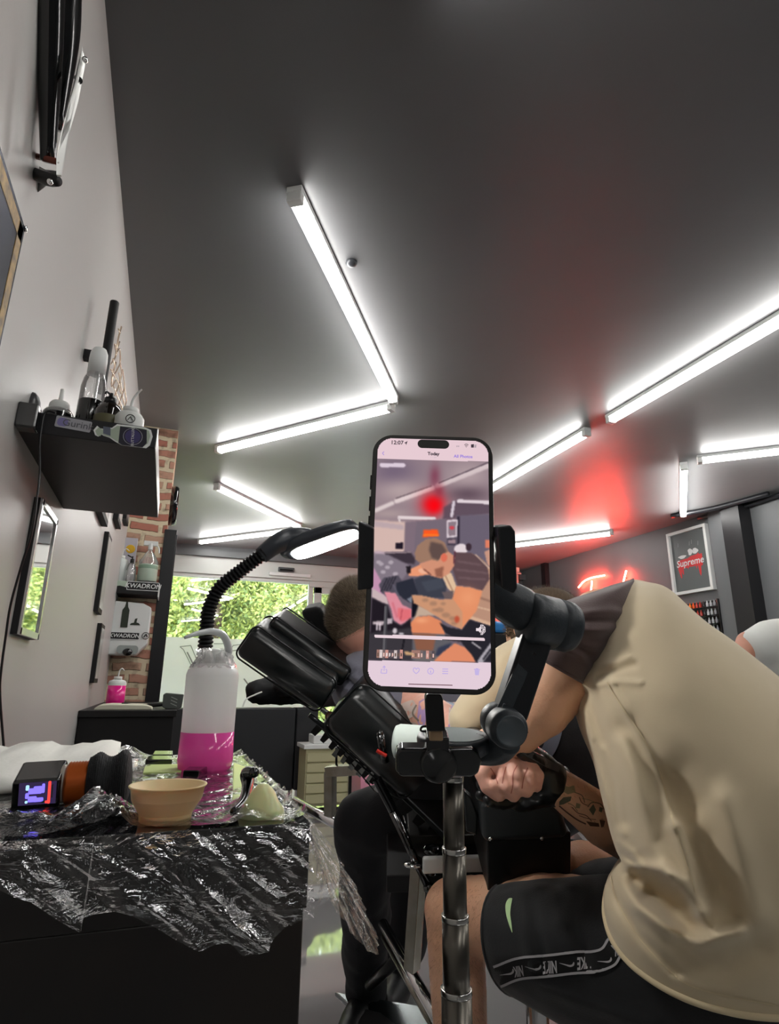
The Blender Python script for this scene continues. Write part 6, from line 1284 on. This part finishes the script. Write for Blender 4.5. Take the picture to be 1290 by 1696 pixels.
# stool
st_c = V((((hipL+hipR)/2).x, ((hipL+hipR)/2).y, 0)); zs_ = min(hipL.z, hipR.z)-.17
t = thing('work_stool', 'low black round stool the tattooist sits on', 'stool', st_c)
link('seat', lathe(nb(), [(.15, 0), (.17, .01), (.175, .04), (.16, .06), (0, .065)], st_c+V((0, 0, max(.3, zs_-.06))), n=40), m_vin, t, smooth=True)
bm = nb(); cyl(bm, st_c+V((0, 0, .06)), st_c+V((0, 0, max(.3, zs_-.06))), .025); link('column', bm, m_chrome, t)
for k in range(5):
    a = 2*PI*k/5; bm = nb(); tube(bm, [st_c+V((0, 0, .08)), st_c+V((math.cos(a)*.24, math.sin(a)*.24, .05))], .015); o = link('leg', bm, m_chrome, t, smooth=True)
    bm = nb(); sph(bm, st_c+V((math.cos(a)*.24, math.sin(a)*.24, .025)), .025); link('castor', bm, m_black, o, smooth=True)
# ================================================================ RIGHT WALL
C4 = [onpl(*p, 0, XR) for p in ((1107, 886), (1170, 868), (1190, 975), (1122, 988))]
yl, yr = (C4[0].y+C4[3].y)/2, (C4[1].y+C4[2].y)/2; zt3, zb3 = (C4[0].z+C4[1].z)/2, (C4[2].z+C4[3].z)/2
t = thing('framed_poster', 'white-framed grey poster with dripping red word panel on the right wall', 'poster', (XR, (yl+yr)/2, zb3))
T = frameM(V((XR, (yl+yr)/2, (zt3+zb3)/2)), (0, -1, 0), (0, 0, 1)); w, h = yl-yr, zt3-zb3
plate('backing', T, rrect(w-.02, h-.02, .002), .02, mat('poster_grey', '5e6464', .4), t)
for a_, b_ in (((-w/2, h/2-.03), (w/2, h/2)), ((-w/2, -h/2), (w/2, -h/2+.03)), ((-w/2, -h/2+.03), (-w/2+.03, h/2-.03)), ((w/2-.03, -h/2+.03), (w/2, h/2-.03))):
    plate('moulding', T, [(a_[0], a_[1]), (b_[0], a_[1]), (b_[0], b_[1]), (a_[0], b_[1])], .05, m_white, t, bev=.001)
rd = mat('poster_red', 'd2373a', .5); px0 = -.01
Tr = T @ M.Translation((px0, -.01, .021))
pan = [(-.16, -.05)]+[]
import itertools
edge = [(-.16, .035), (-.16, -.06)]
dr = [(-.15, -.1), (-.135, -.155), (-.125, -.155), (-.12, -.08), (-.105, -.12), (-.095, -.12), (-.09, -.06), (-.04, -.055), (-.03, -.075), (-.02, -.055), (.07, -.055), (.078, -.09), (.086, -.055), (.1, -.06), (.108, -.14), (.12, -.17), (.13, -.14), (.135, -.07), (.16, -.06), (.165, .06), (.13, .055), (.12, .075), (.1, .06), (.02, .055), (-.02, .04)]
plate('red_panel', Tr, edge+dr, .001, rd, t)
text('lettering', 'Supreme', Tr @ M.Translation((0, -.005, .0015)), .1, mat('poster_text', 'd9dcdc', .5), t, bold=.001, shear=.15)
for k, (x, y, a_, b_) in enumerate(((-.09, .065, .05, .018), (.02, .1, .03, .035), (.085, .1, .035, .03))):
    plate('pale_blot', Tr @ M.Translation((x, y, .0)), [(a_*math.cos(q)*(1+.25*math.sin(3*q+k)), b_*math.sin(q)) for q in [i*PI/9 for i in range(18)]], .0012, mat('poster_text'), t)
for x, y in ((-.13, .2), (.02, .19), (.05, .2), (.13, .17)):
    plate('pale_stroke', Tr @ M.Translation((x, y, 0)), [(-.004, -.02), (.004, -.02), (.01, .02), (.004, .025)], .001, mat('poster_faint', '858b8b', .5), t)
# ink rack
y1, y2 = onpl(1128, 1003, 0, XR).y, onpl(1198, 1000, 0, XR).y; z1_ = onpl(1198, 992, 0, XR).z
t = thing('ink_rack', 'black wall rack for small ink bottles below the framed poster', 'rack', (XR, y2, z1_-.5))
y1 += .35
bm = nb(); box2(bm, (XR-.012, y2, z1_-.52), (XR, y1, z1_)); link('back_panel', bm, m_gblack, t, bev=.002)
bm = nb(); box2(bm, (XR-.09, y2-.02, z1_-.52), (XR, y2, z1_)); link('side_panel', bm, m_gblack, t, bev=.006)
cols = [('grey', '8b8d92'), ('silver', 'b8babd'), ('black', '15151a'), ('red', 'b02a1e'), ('orange', 'e0571c'), ('orange', 'ef7a1a'), ('yellow', 'e9b51e'), ('light green', '8fc23a'), ('green', '3f9a45'), ('teal', '1f7a70'), ('blue', '26508f'), ('navy', '1c2850')]
mbt = {}
NB = int((y1-y2-.03)/.043)
nbt = 0
for r in range(6):
    zz = z1_-.06-r*.083
    bm = nb(); box2(bm, (XR-.055, y2, zz-.006), (XR-.012, y1, zz)); link('ledge', bm, m_gblack, t)
    proto = {}
    for k in range(NB):
        cn, cc = cols[min(len(cols)-1, int(k*len(cols)/NB*1.0))]
        y = y2+.03+k*.043
        pxx = pix(V((XR-.04, y, zz)))
        if pxx[0] < 1118 or pxx[1] > 1050: continue
        key = cn+cc
        if key not in mbt:
            bm = nb(); lathe(bm, [(.012, 0), (.0125, .002), (.0125, .034), (.009, .04), (.007, .042), (.007, .048), (.003, .062), (0, .063)], (0, 0, 0), n=10)
            me = link('ink_bottle', bm, mat('ink_'+cc, cc, .15, coat=.5), smooth=True)
            mbt[key] = me; o = me
        else: o = mbt[key].copy(); CO.objects.link(o)
        o.location = (XR-.034, y, zz)
        tag(o, 'small %s ink bottle, row %s of the wall rack under the poster' % (cn, ('one', 'two', 'three', 'four', 'five', 'six')[r]), 'ink bottle', 'ink bottles in the wall rack')
# neon sign
m_neon = emit('neon_red', (1, .055, .03), 90); m_neonc = emit('neon_core', (1, .32, .2), 22)
t = thing('neon_sign', 'glowing red neon script on the right wall partly hidden behind the brown sleeve', 'neon sign', (XR-.04, 6.1, 2.2))
def np_(x, y): return onpl(x, y, 0, XR-.04)
for pts in ([(958, 973), (967, 963), (980, 957), (1001, 953)], [(980, 962), (979, 975), (975, 995), (968, 1004)], [(1037, 945), (1034, 957), (1030, 975), (1028, 992), (1034, 996)], [(990, 985), (1000, 980), (1004, 992), (1014, 985), (1018, 995), (1030, 985)], [(1022, 972), (1045, 969)]):  # lower strokes, hidden from view, are invented to feed the red glow
    bm = nb(); tube(bm, [np_(*p) for p in pts], .010, n=10); o = link('tube', bm, m_neon, t, smooth=True)
for (x, y) in ((967, 963), (1034, 957)):
    p = np_(x, y); bm = nb(); cyl(bm, p, V((XR, p.y, p.z)), .004, n=8); link('stand_off', bm, m_black, t)
# white storage unit by the far wall
a = onpl(838, 945, 1, 7.3); b = onpl(863, 1010, 1, 7.3)
t = thing('storage_unit', 'pale metal shelving with small boxes against the far wall behind the phone arm', 'shelving', (a.x, 7.4, 0))
bm = nb(); box2(bm, (a.x-.3, 7.3, 0), (b.x, 7.34, a.z)); box2(bm, (b.x-.02, 7.3, 0), (b.x, 7.7, a.z)); link('frame', bm, mat('pale_metal', '9a9d97', .4, .3), t, bev=.002)
for i in range(5):
    z = a.z-.02-i*.35; bm = nb(); box2(bm, (a.x-.3, 7.28, z-.02), (b.x+.02, 7.7, z)); link('shelf_board', bm, mat('pale_metal'), t)
for k, (dx, col, hgt) in enumerate(((.02, 'a08c78', .09), (.14, '7d5a4c', .07), (.24, 'c9c3b6', .1))):
    p = V((a.x+dx-.05, 7.4, a.z-.018)); bm = nb(); box2(bm, p, p+V((.09, .1, hgt))); tag(link('small_box', bm, mat('bx'+col, col, .6), bev=.003), ('tan', 'brown', 'cream')[k]+' little box on top of the pale shelving by the far wall', 'box')
c = onpl(869, 983, 1, 6.6); bm = nb(); box(bm, c, (.12, .1, .1)); cyl(bm, c, (c.x, c.y, .02), .012); cyl(bm, (c.x, c.y, 0), (c.x, c.y, .02), .14); tag(link('floor_lamp', bm, m_white, bev=.008), 'white floor lamp with boxy head seen between the phone arm and hair', 'lamp')
# blue-lidded black case
c = W(838, 1062, 3.2); t = thing('tool_cabinet', 'tall black cabinet with blue lid glimpsed beside the phone edge', 'cabinet', c)
a, b = W(818, 1048, 3.2), W(862, 1090, 3.2); bm = nb(); box2(bm, (a.x, a.y, 0), (b.x+.05, a.y+.25, a.z)); link('body', bm, m_mblack, t, bev=.01)
bm = nb(); q = W(818, 1028, 3.2); box2(bm, (a.x, a.y-.005, a.z), (b.x-.02, a.y+.25, q.z)); link('lid', bm, mat('blue', '2f7fc4', .4), t, bev=.02)
# ================================================================ SOFA
m_sofa = mat('sofa_vinyl', '25272a', .45, bump=(300, .1))
y_ = 5.15
def sx(px): return onpl(px, 1240, 1, y_).x
t = thing('sofa', 'charcoal low sofa seen from behind in the middle of the shop', 'sofa', (.7, 5.5, 0))
ztp = onpl(450, 1173, 1, y_).z; zbt = onpl(450, 1311, 1, y_).z
xs = [sx(488)-1.15, sx(488), sx(526)]
for a_, b_ in zip(xs, xs[1:]):
    bm = nb(); box2(bm, (a_+.004, y_, zbt), (b_-.004, y_+.2, ztp)); link('back_panel', bm, m_sofa, t, bev=.012)
bm = nb(); box2(bm, (xs[0], y_+.2, zbt), (xs[2], y_+.85, .42)); link('seat', bm, m_sofa, t, bev=.02)
bm = nb(); box2(bm, (xs[2]-.14, y_+.2, .42), (xs[2]-.02, y_+.8, .6)); link('armrest', bm, m_sofa, t, bev=.02)
for x in (xs[0]+.08, xs[1]-.12, xs[1]+.05, xs[2]-.06):
    for y in (y_+.06, y_+.75): bm = nb(); cyl(bm, (x, y, 0), (x, y, zbt), .02, n=12); link('leg', bm, m_chrome, t)
def fd(co, n): return co+n*(.02*fbm(co, 9))
jk = blob('jacket', [(onpl(425, 1146, 1, 5.45), .10, onpl(490, 1140, 1, 5.5), .14), (onpl(490, 1140, 1, 5.5), .14, onpl(560, 1146, 1, 5.5), .13), (onpl(470, 1140, 1, 5.35), .08, onpl(520, 1132, 1, 5.4), .1)], mat('jacket_black', '0d0e11', .7), voxel=.02, it=4, disp=fd)
tag(jk, 'black jacket lying on top of the sofa back under the headrest', 'jacket')
bm = nb(); tube(bm, [onpl(x, y, 1, 5.14) for x, y in ((402, 1171), (408, 1158), (424, 1150), (434, 1146))], .006, n=6); link('piping', bm, m_white, jk)
# drawer unit
y_ = 4.85; a = onpl(528, 1240, 1, y_); b = onpl(576, 1330, 1, y_)
t = thing('drawer_unit', 'cream drawer unit on the floor seen beyond the chair ratchet', 'drawer unit', (a.x, y_, 0))
mcr = mat('cream_panel', 'b8b48f', .6)
bm = nb(); box2(bm, (a.x-.1, y_, .06), (b.x, y_+.25, a.z)); link('body', bm, mcr, t, bev=.003)
for i in range(5):
    z = .08+i*(a.z-.1)/5; bm = nb(); box2(bm, (a.x-.09, y_-.012, z), (b.x-.01, y_, z+(a.z-.1)/5-.012)); link('drawer', bm, mcr, t, bev=.002)
bm = nb(); box2(bm, (a.x-.12, y_-.02, a.z), (b.x+.2, y_+.25, a.z+.03)); link('top', bm, m_white, t, bev=.003)
bm = nb(); box2(bm, (b.x, y_-.02, 0), (b.x+.02, y_, a.z)); box2(bm, (a.x-.12, y_-.02, .02), (b.x+.02, y_, .05)); link('base_rail', bm, m_black, t)
a = onpl(520, 1205, 1, 5.1); bm = nb(); z = .0
t2 = nb(); box2(t2, (a.x-.05, 4.88, onpl(528, 1240, 1, y_).z+.03), (a.x+.16, 5.06, onpl(528, 1225, 1, y_).z+.03)); tag(link('white_box', t2, m_white, bev=.006), 'white box on top of the cream drawer unit', 'box')
a, b = onpl(597, 1285, 1, 4.9), onpl(628, 1330, 1, 4.9); bm = nb(); box2(bm, (a.x, 4.9, 0), (b.x+.08, 5.15, a.z)); tag(link('storage_box', bm, mat('pink_box', 'e39ab2', .4), bev=.006), 'pale pink box on the floor right of the drawer unit', 'box')
a, b = onpl(578, 1285, 1, 5.3), onpl(597, 1330, 1, 5.3); bm = nb(); box2(bm, (a.x-.01, 5.3, 0), (b.x+.3, 5.34, a.z+.05)); tag(link('display_board', bm, mat('pale_panel', 'c8cfd0', .3), bev=.004), 'pale upright board on the floor behind the pink box', 'panel')
# ================================================================ person in white tee at the right edge
t = thing('person', 'person in a white tee bending away at the right edge of the photo', 'person', W(1330, 1400, 2.6))
D = 2.6
sk = mat('skin_rosy', 'c98f78', .5, sss=.1)
hpc = W(1385, 1270, D); hpc.z = .88
kL = hpc+V((-.16, -.02, -.40)); kR = hpc+V((.02, -.10, -.42)); aL = V((kL.x+.03, kL.y+.03, .09)); aR = V((kR.x+.02, kR.y+.02, .09))
hd = W(1362, 985, D-.12); fc = (-RT*.75+V((0, 0, -.35))-FW*.25).normalized(); hR = frameM(hd, fc.cross(V((0, 0, 1))), fc).to_3x3()
body = blob('body', [(W(1330, 1120, D), .10, hpc+V((0, 0, .1)), .13), (W(1300, 1065, D), .06, W(1240, 1065, D-.05), .05), (W(1240, 1065, D-.05), .048, W(1215, 1110, D-.15), .042), (W(1215, 1110, D-.15), .04, W(1180, 1170, D-.25), .030),
    (W(1180, 1170, D-.25), .03, W(1168, 1188, D-.28), .034)]+[(W(1168+k*4, 1188, D-.28), .011, W(1158+k*6, 1208, D-.3), .009) for k in range(4)]+[(W(1165, 1178, D-.28), .012, W(1152, 1188, D-.29), .010),
    (W(1330, 1070, D), .05, W(1350, 1020, D-.1), .05), (hd, (.074, .094, .098), hR), (hd+fc*.04-UP*.05, .05), (hd+fc*.094-UP*.01, .014, hd+fc*.104-UP*.024, .014), (hd+fc*.086-UP*.052, .018), (hd+hR@V((-.074, -.012, 0)), .016, hd+hR@V((-.076, -.018, .014)), .013), (hd+hR@V((.074, -.012, 0)), .016),
    (hpc, .12, kL, .06), (kL, .058, aL, .04), (hpc, .12, kR, .06), (kR, .058, aR, .04)], sk, t, voxel=.007, it=4)
fw_ = folds([([(1240, 1110), (1290, 1150)], 8, -.01), ([(1255, 1130), (1290, 1180)], 6, .01), ([(1250, 1095), (1275, 1125)], 5, .008)])
blob('tee_shirt', [(W(1296, 1082, D), .15, hpc+V((0, 0, .08)), .17), (W(1280, 1065, D-.03), .10, W(1250, 1072, D-.06), .075)], mat('white_cotton', 'dcdfda', .8, sheen=.2), t, voxel=.012, disp=fw_)
bm = nb(); sph(bm, hd-fc*.006+V((0, 0, .006)), (.078, .097, .101), 48, hR); bmesh.ops.bisect_plane(bm, geom=bm.verts[:]+bm.edges[:]+bm.faces[:], plane_co=hd+fc*.015+V((0, 0, .03)), plane_no=(fc*.8-V((0, 0, .6))).normalized(), clear_outer=True); link('hair', bm, mat('hair_brown', '3a2a1e', .8, bump=(90, 1, (1, 1, 3))), t, smooth=True)
blob('trousers', [(hpc+V((0, 0, .03)), .165, hpc, .16), (hpc, .14, kL, .09), (kL, .088, aL, .07), (hpc, .14, kR, .09), (kR, .088, aR, .07)], mat('denim_dark', '22262e', .8), t, voxel=.012, disp=lambda co, n: co+n*.006*fbm(co, 8))
for a_ in (aL, aR): shoe(V((a_.x, a_.y, 0)), V((a_.x, a_.y, 0))+V((-.17, -.06, 0)), t)
